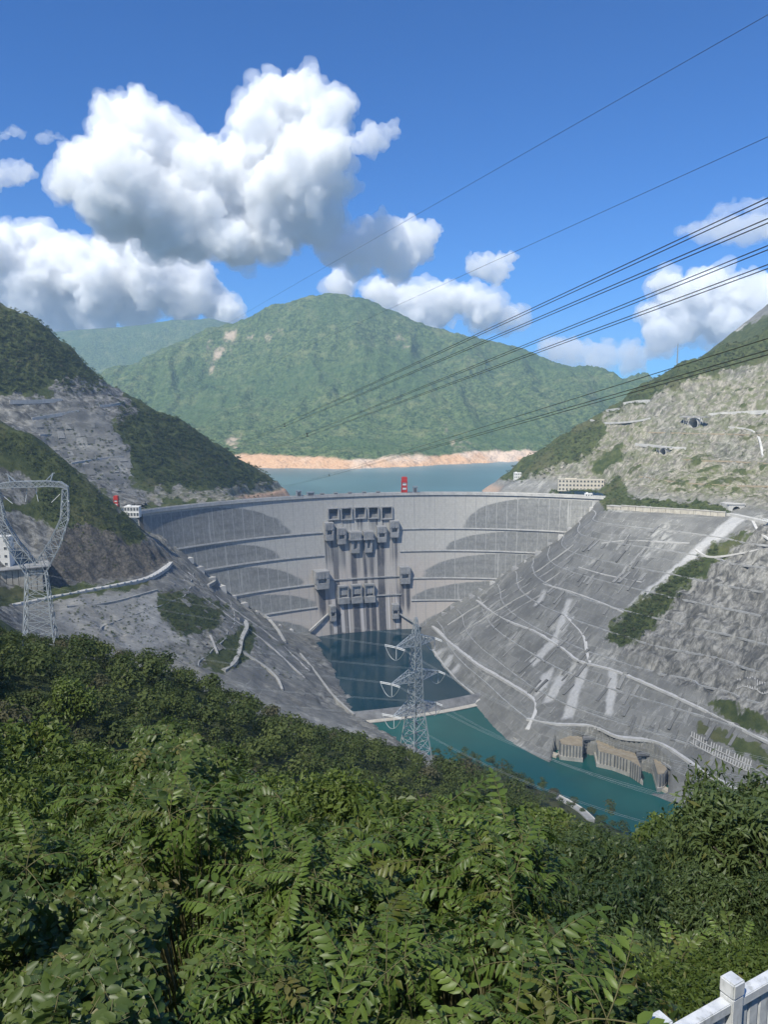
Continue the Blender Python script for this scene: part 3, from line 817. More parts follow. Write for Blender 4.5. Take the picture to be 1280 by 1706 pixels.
# lift joints and the vertical joints between blocks
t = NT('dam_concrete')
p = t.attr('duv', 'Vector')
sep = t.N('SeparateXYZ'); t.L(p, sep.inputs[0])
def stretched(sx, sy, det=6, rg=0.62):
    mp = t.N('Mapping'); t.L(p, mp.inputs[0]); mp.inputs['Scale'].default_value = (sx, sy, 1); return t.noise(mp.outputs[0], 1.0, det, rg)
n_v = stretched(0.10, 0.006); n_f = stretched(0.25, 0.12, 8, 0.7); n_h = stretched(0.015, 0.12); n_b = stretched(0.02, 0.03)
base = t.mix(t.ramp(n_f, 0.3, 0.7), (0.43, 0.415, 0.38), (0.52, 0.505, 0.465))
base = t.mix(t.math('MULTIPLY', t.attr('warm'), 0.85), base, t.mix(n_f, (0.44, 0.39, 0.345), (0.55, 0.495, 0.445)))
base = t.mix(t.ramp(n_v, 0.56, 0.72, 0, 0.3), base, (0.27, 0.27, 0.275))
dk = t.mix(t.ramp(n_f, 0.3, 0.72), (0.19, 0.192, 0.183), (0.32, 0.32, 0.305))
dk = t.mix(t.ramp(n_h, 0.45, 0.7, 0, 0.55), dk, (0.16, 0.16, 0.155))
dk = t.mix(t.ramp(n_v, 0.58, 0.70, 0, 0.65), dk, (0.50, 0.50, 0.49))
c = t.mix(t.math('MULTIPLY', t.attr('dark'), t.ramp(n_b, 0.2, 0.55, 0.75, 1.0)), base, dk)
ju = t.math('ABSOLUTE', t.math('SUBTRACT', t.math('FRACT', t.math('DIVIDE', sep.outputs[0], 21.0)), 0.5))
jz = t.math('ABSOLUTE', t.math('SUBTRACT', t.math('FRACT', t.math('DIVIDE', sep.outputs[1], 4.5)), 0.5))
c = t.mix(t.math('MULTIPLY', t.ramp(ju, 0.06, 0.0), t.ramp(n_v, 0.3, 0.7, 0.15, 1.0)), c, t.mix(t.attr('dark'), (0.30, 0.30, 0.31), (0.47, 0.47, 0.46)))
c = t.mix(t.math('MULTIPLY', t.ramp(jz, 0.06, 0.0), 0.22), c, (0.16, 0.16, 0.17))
c = t.mix(t.math('MULTIPLY', t.attr('dark_streak'), t.ramp(n_f, 0.15, 0.6, 0.75, 1.0)), c, (0.085, 0.085, 0.095))
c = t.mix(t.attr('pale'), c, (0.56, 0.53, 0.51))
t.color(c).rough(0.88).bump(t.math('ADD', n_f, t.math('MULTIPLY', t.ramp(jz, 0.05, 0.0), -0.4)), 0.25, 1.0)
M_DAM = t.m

dam = empty('arch_dam', tuple(dam_pt(0, WATER)), label='tall curved grey concrete arch dam between the two rocky banks', cat='dam')
def local(o, root):
    """parts are built in world coordinates; keep them there under a root that stands at the thing's base"""
    o.parent = root; o.matrix_parent_inverse = Matrix.LocRotScale(root.location, root.rotation_euler, None).inverted(); return o
face = link('dam_face', mesh_from('dam_face', V, F, M_DAM, dict(dark=dark.ravel(), warm=warm.ravel(), dark_streak=np.clip(dark_streak, 0, 1).ravel(), pale=pale.ravel(), duv=np.stack([U, ZZ, 0 * U], -1).reshape(-1, 3)), True))
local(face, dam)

def arc_box(u0, u1, z0, z1, o0, o1, step=6.0, mb=None):
    """a bar that follows the arch: out of the face from o0 to o1"""
    mb = mb or MB()
    n = max(2, int(abs(u1 - u0) / step) + 1); uu = np.linspace(u0, u1, n)
    V = []
    for u in uu:
        f = dam_off(CREST)
        for z, o in ((z0, o0), (z0, o1), (z1, o1), (z1, o0)):
            V.append(tuple(dam_pt(u, z, o)))
    F = [(0, 1, 2, 3), tuple(4 * (n - 1) + k for k in (3, 2, 1, 0))]
    for i in range(n - 1):
        for k in range(4):
            a = 4 * i + k; b = 4 * i + (k + 1) % 4
            F.append((a, a + 4, b + 4, b))
    return mb.add(V, F)

# crest: deck, parapets, back face
local(arc_box(-UM - 8, UM + 4, CREST - 3.0, CREST, -13, 2.6).build('crest_deck', C_LIGHT), dam)
local(arc_box(-UM - 8, UM + 4, CREST + 0.004, CREST + 2.3, 2.0, 2.5).build('parapet', C_LIGHT), dam)
local(arc_box(-UM - 8, UM + 4, CREST + 0.004, CREST + 2.3, -12.9, -12.4).build('parapet', C_LIGHT), dam)
local(arc_box(-UM, UM, 120, CREST - 3.004, -13, -11).build('upstream_face', C_MID), dam)
# walkways along the face
for wz in WALKS:
    zu = wz
    half = (480 - 0.0)
    ul = -(480 - 95 * (175 - wz) / 70 * 0.0)
    for (a, b) in ((-UM, SPL - (22 if wz < 100 else 0)), (SPR + (22 if wz < 100 else 0), UM)):
        w = arc_box(a, b, wz - 1.7, wz, -2.0, 2.4)
        w = arc_box(a, b, wz + 0.004, wz + 1.1, 2.05, 2.3, mb=w)
        local(w.build('walkway', C_LIGHT), dam)
local(arc_box(SPL, SPR, 79, 81, -1, 2.6).build('walkway', C_MID), dam)
local(arc_box(-8, 62, 43, 45, -1, 2.6).build('walkway', C_MID), dam)

# crest spillway bays: a recess with a gate in it and piers proud of the face
for ua, ub, zb, zt in openings:
    mb = MB()
    def q(u, z, o): return tuple(dam_pt(u, z, o))
    D = -9.0
    for (u0, u1, z0, z1) in ((ua - 2.2, ua, zb - 2, zt + 2), (ub, ub + 2.2, zb - 2, zt + 2), (ua, ub, zt, zt + 2), (ua, ub, zb - 2, zb)):
        mb.hexa([q(u0, z0, D), q(u1, z0, D), q(u1, z0, 4.5), q(u0, z0, 4.5), q(u0, z1, D), q(u1, z1, D), q(u1, z1, 4.5), q(u0, z1, 4.5)])
    bay = local(mb.build('spillway_bay', C_MID), dam)
    g = MB(); zm = zb + (zt - zb) * 0.5
    g.hexa([q(ua + .05, zb, -8), q(ub - .05, zb, -8), q(ub - .05, zb, -2.5), q(ua + .05, zb, -2.5), q(ua + .05, zm, -8), q(ub - .05, zm, -8), q(ub - .05, zm, -5.5), q(ua + .05, zm, -5.5)])
    gate = g.build('gate', C_DARK); gate.parent = bay
    bk = MB().hexa([q(ua + .05, zb, -10.8), q(ub - .05, zb, -10.8), q(ub - .05, zb, -9.0), q(ua + .05, zb, -9.0), q(ua + .05, zt, -10.8), q(ub - .05, zt, -10.8), q(ub - .05, zt, -9.0), q(ua + .05, zt, -9.0)])
    o = bk.build('back_wall', C_DARK); o.parent = bay

# outlet towers on the face
for u0, w, zc, h, k in outs:
    th = AX - u0 / DAM_R
    off = float(dam_off(zc))
    tan = Vector((math.sin(th), -math.cos(th), 0)); outv = Vector((-math.cos(th), -math.sin(th), 0))
    base = Vector(dam_pt(u0, zc))
    def q(a, b, c): return base + tan * a + outv * b + Vector((0, 0, c))
    mb = MB()
    def bx(a0, a1, b0, b1, c0, c1, dz=0.0):
        mb.hexa([q(a0, b0, c0), q(a1, b0, c0), q(a1, b1, c0), q(a0, b1, c0), q(a0, b0, c1), q(a1, b0, c1), q(a1, b1, c1 + dz), q(a0, b1, c1 + dz)])
    H = h / 2; W = w / 2; D = {'mid': 11, 'twin': 13, 'big': 17, 'low': 12, 'small': 10}[k]; B0 = -10
    if k == 'low':
        bx(-W, -W + 2.2, B0, D - 4, -H, H); bx(W - 2.2, W, B0, D - 4, -H, H); bx(-W + 2.2, W - 2.2, B0, D - 4, H - 3, H)
        bx(-W + 2.2, W - 2.2, B0, D - 7, -H * 0.1, H - 3.004)
        bx(-W - .8, W + .8, B0, D, -H - 1, -H * 0.38)
    elif k == 'twin':
        bx(-W, W, B0, D, H * 0.32, H, -1.5)
        for i in range(5):
            a = -W + (i + .5) * w / 5
            bx(a - .55, a + .55, D - 1.5, D + .8, H * 0.36, H * 0.86)
        bx(-W - .8, W + .8, B0, D + 1.5, H * 0.2, H * 0.32)
        bx(-W * .72, -W * .30, B0, D - 2, -H, H * 0.2); bx(W * .30, W * .72, B0, D - 2, -H, H * 0.2)
        bx(-W * .30, W * .30, B0, D - 2, -H, -H * 0.62); bx(-W * .30, W * .30, B0, D - 8, -H * 0.62, H * .2)
    else:
        bx(-W, W, B0, D, H * 0.12, H, -1.5)
        n = 4 if k == 'big' else 3
        for i in range(n):
            a = -W + (i + .5) * w / n
            bx(a - .8, a + .8, D - 1.5, D + .7, H * 0.2, H * 0.85)
        bx(-W, -W + w * .2, B0, D - .5, -H * 0.45, H * 0.12); bx(W - w * .2, W, B0, D - .5, -H * 0.45, H * 0.12)
        bx(-W + w * .2, W - w * .2, B0, D - 8.5, -H * 0.45, H * 0.12)
        bx(-W * .9, W * .9, B0, D + 1, -H, -H * 0.45, 1.5)
    local(mb.build('outlet_tower', C_MID), dam)

# stepped concrete blocks where the dam keys into the rock
for side, cl in ((1, [(990, 846), (972, 864), (955, 880), (938, 893), (920, 905), (900, 920), (880, 934), (860, 946), (842, 957), (822, 970), (804, 981), (788, 992), (772, 1001), (756, 1011), (742, 1020)]), (-1, [(312, 930), (328, 946), (346, 962), (364, 977), (384, 993), (402, 1006), (420, 1018), (440, 1030), (460, 1042), (480, 1050)])):
    for i, (a, b) in enumerate(cl):
        u, z = dam_hit(a, b)
        w = 13 + (i % 3) * 2.0; hh = 9 + (i * 7 % 5) * 1.2
        o = arc_box(u - w / 2, u + w / 2, z - hh, z + 1.5 + (i % 2) * 1.5, -12, 9 + (i * 5 % 4) * 2.2, step=8).build('abutment_block', C_MID if i % 3 else C_LIGHT)
        local(o, dam)
# sloping stairs down to the plunge pool
for pts in ([(664, 1020), (700, 1042)], [(547, 1022), (516, 1050)]):
    a = dam_xyz(*pts[0]); b = dam_xyz(*pts[1])
    o = MB().bar(Vector(a) + Vector((0, -4, 0)), Vector(b) + Vector((0, -6, 0)), 4.0, 2.5).build('stair', C_LIGHT); local(o, dam)

# ------------------------------------------------------------------ plunge pool, weir, river
wa = PZ(600, 1186, -19.0); wb = PZ(797, 1156, -19.0)
RIVER = WATER - 4.0
mid = (wa + wb) / 2; dv = (wb - wa)[:2]; dv /= np.hypot(*dv); nv = np.array([dv[1], -dv[0]])     # nv points downstream, to the viewer
def wpt(s, o, z):
    k = 4 * s * (1 - s) * 7.0
    p = wa[:2] + (wb - wa)[:2] * s + nv * (o + k)
    return (p[0], p[1], z)
sec = [(-9, -45, 0), (-3.5, -19, 1), (3.0, -19, 1), (10.5, -27.5, 1), (11.5, -27.6, 2), (21, -27.8, 2), (21, -45, 0)]
S = np.linspace(-0.08, 1.06, 22)
V = [wpt(s, o, z) for s in S for (o, z, _) in sec]; n = len(sec)
F = [(i * n + k, (i + 1) * n + k, (i + 1) * n + k + 1, i * n + k + 1) for i in range(len(S) - 1) for k in range(n - 1)]
mi = [0 if sec[k + 1][2] != 2 or sec[k][2] != 2 else 1 for i in range(len(S) - 1) for k in range(n - 1)]
weir = empty('weir', tuple(mid[:2]) + (-45,), label='low concrete weir crossing the river below the dam', cat='weir')
body = [f for f, m in zip(F, mi) if m == 0]; apron = [f for f, m in zip(F, mi) if m == 1]
local(link('weir_body', mesh_from('weir_body', V, body, C_DARK)), weir)
local(link('apron', mesh_from('apron', V, apron, C_WALL)), weir)
up = [wpt(s, -3, WATER) for s in np.linspace(-1.6, 2.2, 30)]
pool = up + [(500, 1560, WATER), (-500, 1560, WATER)]
tag(link('pool_water', mesh_from('pool_water', pool, [tuple(range(len(pool)))], M_POOL)), kind='structure')
dn = [wpt(s, 3, RIVER) for s in np.linspace(-1.6, 2.2, 30)]
riv = dn[::-1] + [(-300, 300, RIVER), (900, 200, RIVER), (700, 1000, RIVER)]
tag(link('river_water', mesh_from('river_water', riv, [tuple(range(len(riv)))], M_RIVER)), kind='structure')

# ------------------------------------------------------------------ roads, benches and walls on the banks
def resample(pts, step):
    pts = np.asarray(pts, float)
    # Catmull-Rom through the points
    Q = np.vstack([2 * pts[0] - pts[1], pts, 2 * pts[-1] - pts[-2]])
    out = []
    for i in range(1, len(Q) - 2):
        n = max(2, int(np.linalg.norm(Q[i + 1] - Q[i]) / step))
        for t_ in np.linspace(0, 1, n, endpoint=False):
            a, b, c, d = Q[i - 1], Q[i], Q[i + 1], Q[i + 2]
            out.append(0.5 * ((2 * b) + (-a + c) * t_ + (2 * a - 5 * b + 4 * c - d) * t_ ** 2 + (-a + 3 * b - 3 * c + d) * t_ ** 3))
    out.append(Q[-2])
    return np.array(out)

def ribbon(name, pts, width, mat, thick=4.0, lift=0.8, kerb=0.0, step=5.0, zs=None):
    """a level shelf along a path: top, both sides, optional low wall on the outer edge"""
    ok = [pts[0]]
    for q in pts[1:]:
        if abs(q[1] - ok[-1][1]) < 140: ok.append(q)
    p = resample(ok if len(ok) > 1 else pts, step)
    z = p[:, 2].copy()
    for _ in range(4): p[1:-1] = (p[:-2] + 2 * p[1:-1] + p[2:]) / 4
    z = p[:, 2].copy()
    for _ in range(14): z[1:-1] = (z[:-2] + 2 * z[1:-1] + z[2:]) / 4
    d = np.gradient(p[:, :2], axis=0); d /= np.linalg.norm(d, axis=1)[:, None] + 1e-9
    nrm = np.stack([d[:, 1], -d[:, 0]], -1)
    L = p[:, :2] - nrm * width / 2; R = p[:, :2] + nrm * width / 2
    V = []; F = []
    for i in range(len(p)):
        zt = z[i] + lift
        V += [(*L[i], zt - thick), (*L[i], zt), (*R[i], zt), (*R[i], zt - thick)]
    for i in range(len(p) - 1):
        for k in range(4):
            a = 4 * i + k; b = 4 * i + (k + 1) % 4
            F.append((a, a + 4, b + 4, b))
    F += [(0, 1, 2, 3), tuple(4 * (len(p) - 1) + k for k in (3, 2, 1, 0))]
    o = link(name, mesh_from(name, V, F, mat))
    tag(o, kind='structure')
    return o, p, z + lift, L, R

def on_right(q): return hit(q[0], q[1], zR, 780, 1900, 1.5)
def on_left(q): return hit(q[0], q[1], zL, 830, 1400, 1.5)

road_m = plain('pale_road', (0.50, 0.49, 0.47), 0.9, 0.12, 0.15, obj=False)
for pts, w, th in (([(722, 1043), (745, 1065), (770, 1085), (800, 1108), (830, 1125), (860, 1143), (885, 1158), (897, 1170), (894, 1190), (886, 1206), (880, 1216)], 8, 4),
                   ([(795, 1000), (815, 1015), (850, 1035), (890, 1050), (910, 1062), (940, 1080), (962, 1100), (985, 1106), (1020, 1115), (1060, 1130), (1100, 1148), (1160, 1175), (1220, 1205), (1290, 1240)], 5.5, 3),
                   ([(943, 1025), (950, 1033), (965, 1047), (975, 1062), (978, 1085), (984, 1104)], 4.5, 3),
                   ([(868, 962), (910, 974), (950, 985), (1000, 1003), (1040, 1020)], 2.6, 2),
                   ([(880, 1197), (930, 1206), (980, 1206), (1003, 1210), (1015, 1222), (1040, 1230), (1085, 1230), (1110, 1240), (1150, 1268), (1200, 1300), (1250, 1325)], 6.5, 3.5),
                   ([(1160, 915), (1180, 930), (1215, 925), (1250, 918), (1290, 912)], 3.5, 2.5), ([(1255, 868), (1265, 885), (1285, 900)], 4, 2.5),
                   ([(780, 1180), (800, 1165)], 4, 3), ([(1003, 905), (1040, 900), (1090, 902), (1150, 905)], 2.4, 2), ([(965, 945), (1010, 958), (1070, 970)], 2.2, 2)):
    ribbon('bench_road', [on_right(q) for q in pts], w, road_m, th)
path_m = plain('grey_path', (0.36, 0.355, 0.335), 0.9, 0.15, 0.15, obj=False)
for pts, w in (([(372, 1118), (388, 1108), (398, 1088), (402, 1066), (411, 1046), (407, 1036), (396, 1031)], 6.5), ([(430, 1018), (448, 1034), (462, 1050), (474, 1070)], 5.5), ([(343, 950), (352, 960), (358, 968), (346, 976)], 5), ([(405, 1088), (425, 1100), (445, 1116), (462, 1132), (470, 1150)], 3.5),
               ([(350, 1060), (356, 1075), (362, 1090)], 3), ([(500, 1090), (525, 1120), (555, 1160), (590, 1192)], 3.0), ([(110, 1012), (180, 1006), (262, 984)], 2.5)):
    ribbon('bench_road', [on_left(q) for q in pts], w, path_m, 6.0, 2.2)
# narrow benches that follow the contours, and the concrete panels between them
def contour(zf, level, ys, x0, x1, sgn):
    out = []
    xs_ = np.linspace(x0, x1, 900)
    for y_ in ys:
        zz_ = zf(xs_, np.full(900, y_))
        g_ = (zz_ - level) * sgn
        k_ = np.argmax(g_ > 0)
        if g_[k_] > 0 and k_ > 0: out.append(np.array([xs_[k_], y_, level]))
    return out
HR = bpy.data.objects['hillside_right']; HL = bpy.data.objects['hillside_left']; HU = bpy.data.objects['hillside_upstream']
rb5 = np.random.default_rng(55)
def runs(pts, keep):
    cur = []; out = []
    for q_ in pts:
        if keep(q_): cur.append(q_)
        else:
            if len(cur) > 3: out.append(cur)
            cur = []
    if len(cur) > 3: out.append(cur)
    return out
def not_near_dam(q_): return not behind_dam(q_[0], q_[1], q_[2], -14.0)
bench_m = concrete('bench_concrete', (0.26, 0.262, 0.258), (0.40, 0.40, 0.39), 0.1)
for lv in (222, 198, 172, 148, 122, 96, 70, 44, 18, -6):
    for cur in runs(contour(zR, lv, np.arange(790, 1500, 11.0), 60, 740, 1), lambda q_: not_near_dam(q_) and (lv < 200 or q_[0] < 640) and not (lv < 0 and 880 < q_[1] < 1010)):
        a_ = 0; b_ = len(cur)
        if b_ - a_ > 3: ribbon('bench', cur[a_:b_], rb5.uniform(1.8, 2.8), bench_m, 2.5, .9, step=8)
for lv in (282, 318, 366, 424):
    for cur in runs(contour(zR, lv, np.arange(1240, 1850, 13.0), 380, 900, 1), lambda q_: True):
        a_ = int(rb5.integers(0, max(1, len(cur) // 2))); b_ = min(len(cur), a_ + int(rb5.integers(8, 22)))
        if b_ - a_ > 3: ribbon('bench', cur[a_:b_], rb5.uniform(1.6, 2.6), C_TAN if lv % 4 else C_LIGHT, 3.0, 1.0, step=8)
for lv in (140, 86):
    for cur in runs(contour(zL, lv, np.arange(900, 1430, 11.0), 120, -520, 1), lambda q_: not_near_dam(q_)):
        a_ = int(rb5.integers(0, max(1, len(cur) // 5))); b_ = len(cur) - int(rb5.integers(0, max(1, len(cur) // 4)))
        if b_ - a_ > 3: ribbon('bench', cur[a_:b_], 1.6, bench_m, 2.0, .5, step=30)
t = NT('sprayed_panel')
rr = t.rnd(); nf = t.noise(t.pos(scale=(.5, .5, .12)), 1.0, 6, .65)
c_ = t.mix(t.math('FRACT', t.math('MULTIPLY', rr, 7.7)), (0.13, 0.13, 0.123), (0.30, 0.297, 0.28)); c_ = t.mix(t.ramp(nf, .4, .7, 0, .6), c_, (0.13, 0.13, 0.13))
t.color(c_).rough(.92)
M_PANEL = t.m
pm_ = MB().box((0, 0, 0), (1, 1, 1)); panel_me = mesh_from('panel', pm_.V, pm_.F, M_PANEL)
def panels(zf, parent, polys, n, d0, d1, seed, wmin=4, wmax=13, hmin=7, hmax=22):
    r5 = np.random.default_rng(seed); k_ = 0; g_ = 0
    while k_ < n and g_ < n * 20:
        g_ += 1
        po = polys[int(r5.integers(len(polys)))]; pa = np.array(po)
        qx = r5.uniform(pa[:, 0].min(), pa[:, 0].max()); qy = r5.uniform(pa[:, 1].min(), pa[:, 1].max())
        if not in_poly(qx, qy, po): continue
        c_ = hit(qx, qy, zf, d0, d1, 2.0)
        if c_[1] > d1 - 5 or behind_dam(c_[0], c_[1], c_[2], -16): continue
        e_ = 6.0
        gx = float(zf(c_[0] + e_, c_[1]) - zf(c_[0] - e_, c_[1])) / (2 * e_); gy = float(zf(c_[0], c_[1] + e_) - zf(c_[0], c_[1] - e_)) / (2 * e_)
        nrm = Vector((-gx, -gy, 1)).normalized()
        if nrm.z > .93: continue
        st_ = Vector((0, 0, 1)).cross(nrm).normalized(); up_ = nrm.cross(st_)
        M_ = Matrix((st_, up_, nrm)).transposed().to_4x4()
        o = link('panel', panel_me, parent)
        M_.translation = Vector(c_) + nrm * .1
        o.matrix_world = M_ @ Matrix.Diagonal((r5.uniform(wmin, wmax), r5.uniform(hmin, hmax), r5.uniform(1.2, 2.6), 1))
        k_ += 1
panels(zR, HR, [[(770, 1030), (880, 945), (960, 1000), (985, 1095), (930, 1190), (860, 1140)], [(990, 1115), (1130, 1165), (1230, 1215), (1220, 1290), (1100, 1225), (1000, 1200)], [(900, 1000), (960, 900), (1090, 880), (1170, 880), (1060, 990), (1000, 1030)]], 130, 800, 1500, 57, 2, 6, 12, 30)
panels(zL, HL, [[(300, 1060), (400, 1010), (470, 1060), (560, 1180), (480, 1150), (400, 1110)], [(280, 960), (340, 970), (400, 1020), (360, 1040), (300, 1000)]], 45, 850, 1420, 58, 3, 8, 6, 16)
panels(zB, HU, [[(60, 700), (190, 710), (215, 745), (215, 800), (230, 830), (110, 820)]], 40, 1380, 1900, 59, 6, 16, 8, 18)
for k_, off in enumerate((14, 26, 40, 56)):
    pts = [(735, 1034), (765, 1014), (795, 996), (825, 978), (855, 962), (885, 944), (915, 923), (945, 900), (975, 872)][(k_ % 2):8 - (k_ // 2)]
    ribbon('bench', [on_right((a + off * .8, b + off * .55)) for a, b in pts], 2.6 - .3 * k_, C_LIGHT if k_ % 2 == 0 else C_MID, 3.0, 1.2, step=9)
for k_, off in enumerate((8, 20)):
    pts = [(318, 946), (345, 970), (372, 990), (400, 1012), (430, 1032), (460, 1056), (490, 1082), (520, 1110)]
    ribbon('bench', [on_left((a - off * .6, b + off)) for a, b in pts], 2.2, C_MID, 2.5, .8, step=9)
# the road on the left bank with its row of guard blocks
rd, rp_, rz, rL, rR = ribbon('bank_road', cLroad, 9, road_m, 5.0, 0.9)
outer = rR if rR[len(rR) // 2, 0] > rL[len(rL) // 2, 0] else rL
blk = MB().box((0, 0, 0.9), (3.2, 1.0, 1.8)).V; blkF = MB().box((0, 0, 0), (1, 1, 1)).F
m_w = plain('white_paint', (0.72, 0.72, 0.70), 0.7, 0.1, 1.0)
m_k = plain('black_paint', (0.05, 0.05, 0.05), 0.7, 0.1, 1.0)
g_w = mesh_from('guard_block', blk, blkF, m_w); g_k = mesh_from('guard_block_dark', blk, blkF, m_k)
acc = 0.0; k = 0
for i in range(1, len(outer)):
    acc += float(np.hypot(*(outer[i] - outer[i - 1])))
    if acc > 6.0:
        acc = 0; k += 1
        dd = outer[i] - outer[i - 1]
        ob = link('guard_block', g_w, rd, (outer[i][0], outer[i][1], rz[i] + 0.003), (0, 0, math.atan2(dd[1], dd[0])))

# concrete quay along the right waterline
wq = [PZ(px, py, RIVER + 3) for px, py in [(793, 1163), (830, 1196), (852, 1222), (880, 1240), (915, 1253), (930, 1258)]]
ribbon('quay', wq, 8, C_WALL, 9, 0.5)
wq = [PZ(px, py, RIVER + 3) for px, py in [(1098, 1308), (1120, 1320), (1150, 1336), (1200, 1362)]]
ribbon('quay', wq, 8, C_WALL, 9, 0.5)
wq = [PZ(px, py, WATER + 2) for px, py in [(722, 1082), (745, 1112), (770, 1138), (793, 1157)]]
ribbon('quay', wq, 5, C_LIGHT, 9, 0.2)

# ------------------------------------------------------------------ tailrace outlets on the right bank
tail = empty('tailrace_works', tuple(PZ(1000, 1290, RIVER)), label='concrete tailrace piers with sandy decks and two gates at the river', cat='tailrace')
TOP = -8.0
def pier(poly_px, name='pier'):
    base = [PZ(a, b, TOP) for a, b in poly_px]
    w = MB().prism([(b[0], b[1]) for b in base], RIVER - 12, TOP - 0.6)
    o = local(w.build(name, C_PIER), tail)
    dk = MB().prism([(b[0], b[1]) for b in base], TOP - 0.6, TOP)
    d = dk.build('deck', C_TAN); d.parent = o
    # plinth that steps out at the water, and pilasters on the river face
    c = np.mean([b[:2] for b in base], axis=0)
    pl = MB().prism([tuple(c + (np.array(b[:2]) - c) * 1.10) for b in base], RIVER - 12, RIVER + 5)
    f = pl.build('plinth', C_PIER); f.parent = o
    n = len(base)
    for i in range(n):
        a = np.array(base[i][:2]); b = np.array(base[(i + 1) % n][:2]); e = b - a; L = np.hypot(*e)
        if L < 8: continue
        m_ = (a + b) / 2; out = np.array([e[1], -e[0]]) / L
        if (m_ - c) @ out < 0: out = -out
        if out[1] > 0.1: continue
        for s_ in np.arange(3, L - 1, 4.0):
            q_ = a + e / L * s_ + out * 0.5
            r = MB().box((q_[0], q_[1], (RIVER + TOP) / 2), (1.4, 1.4, TOP - RIVER - 1.0), Matrix.Rotation(math.atan2(e[1], e[0]), 3, 'Z')).build('pilaster', C_DARK)
            r.parent = o
    return o
def ccw(poly): return poly
pier([(933, 1232), (936, 1239), (971, 1243), (971, 1227), (964, 1221)])
pier([(992, 1225), (998, 1251), (1022, 1256), (1050, 1266), (1069, 1278), (1059, 1255), (1022, 1243), (1008, 1227)])
pier([(1083, 1249), (1089, 1262), (1097, 1290), (1107, 1288), (1112, 1281), (1096, 1252)])
for a, b, yt, yb in ((970.5, 993, 1225, 1246), (1060, 1087, 1252, 1277)):
    l_ = PZ(a, yt, TOP + 3); r_ = PZ(b, yt + 4, TOP + 3)
    y_ = (l_[1] + r_[1]) / 2 + 3
    g = MB()
    g.box(((l_[0] + r_[0]) / 2, y_, TOP - 8.5), (r_[0] - l_[0], 3, 23)); g.box(((l_[0] + r_[0]) / 2, y_ - 3, TOP + 1.5), (r_[0] - l_[0], 7, 3))
    g.box(((l_[0] + r_[0]) / 2, y_ - 1.8, TOP - 8), (r_[0] - l_[0], 1.2, 1.4)); g.box(((l_[0] + r_[0]) / 2, y_ - 1.8, TOP - 13), (r_[0] - l_[0], 1.2, 1.4))
    local(g.build('gate', C_DARK), tail)
hs = PZ(998, 1222, TOP + 0.4)
local(MB().box((hs[0], hs[1] + 2, TOP + 2.2), (6, 4, 4)).box((hs[0], hs[1] + 2, TOP + 4.5), (6.8, 4.8, 0.5)).build('gate_hut', m_w), tail)

# ------------------------------------------------------------------ retaining wall below the crest road, built in panels
wall = empty('retaining_wall', tuple(cRoad[2]), label='long buff concrete retaining wall under the crest road, right of the dam', cat='wall')
wp = resample(cRoad[:5], 11.0)
m_top = plain('wall_coping', (0.44, 0.42, 0.38), 0.85, 0.15, 0.3, obj=False)
for i in range(len(wp) - 1):
    a, b = wp[i], wp[i + 1]
    dx, dy = (b - a)[:2]; L = math.hypot(dx, dy); ang = math.atan2(dy, dx); c = (a + b) / 2
    R3 = Matrix.Rotation(ang, 3, 'Z')
    ztop = CREST + 6 - (2.5 if i < 2 else 0)
    MBp = MB().box((c[0], c[1], (ztop + 226) / 2), (L - 0.5, 3.0 + (i % 2) * 0.3, ztop - 226), R3)
    local(MBp.build('wall_panel', C_WALL), wall)
    local(MB().box((c[0], c[1], ztop + 0.6), (L - 0.06, 4.4, 1.2), R3).build('coping', m_top), wall)
# crest road behind the wall
ribbon('crest_road', [np.array([c[0] + 7, c[1] + 5, CREST + 4]) for c in cRoad], 9, C_LIGHT, 6, 0.3)

# ------------------------------------------------------------------ tunnel mouths high on the right bank
def tunnel(c, r, label, depth=36.0, aim=(0.80, 0.60)):
    e = empty('tunnel_mouth', tuple(c), label=label, cat='tunnel')
    ax_ = Vector((aim[0], aim[1], 0)).normalized(); sd = Vector((ax_.y, -ax_.x, 0)); n = 20
    c = Vector(c)
    def ring(rad, t_): return [c + ax_ * t_ + sd * (rad * math.cos(w)) + Vector((0, 0, rad * math.sin(w))) for w in np.linspace(0, 2 * math.pi, n, endpoint=False)]
    V = ring(r, -r * 0.35) + ring(r, depth) + ring(r * 1.16, -r * 0.35) + ring(r * 1.16, depth)
    F = []
    for k in range(n):
        j = (k + 1) % n
        F += [(k, n + k, n + j, j), (2 * n + k, 2 * n + j, 3 * n + j, 3 * n + k), (k, j, 2 * n + j, 2 * n + k)]
    F.append(tuple(n + k for k in range(n)))
    local(link('lining', mesh_from('lining', V, F, C_LIGHT)), e)
    for i in range(9):
        w = sd * ((i - 4) * r * 0.5)
        if abs(i - 4) > 2: local(MB().bar(c + w - ax_ * r * 0.3 + Vector((0, 0, r * 0.1)), c + w - ax_ * r * 0.3 + Vector((0, 0, r * 1.3)), 1.0, 1.0).build('deck_column', C_MID), e)
    local(MB().box(c + Vector((0, 0, r * 1.35)) - ax_ * r * 0.3, (r * 5.5, r * 0.8, r * 0.22), Matrix.Rotation(math.atan2(sd.y, sd.x), 3, 'Z')).build('road_deck', C_MID), e)
tunnel(TUNNELS[0][0], 10.5, 'large round tunnel mouth under a road deck, high on the right bank')
tunnel(TUNNELS[1][0], 7.0, 'small round tunnel mouth under a road deck, below the large one')
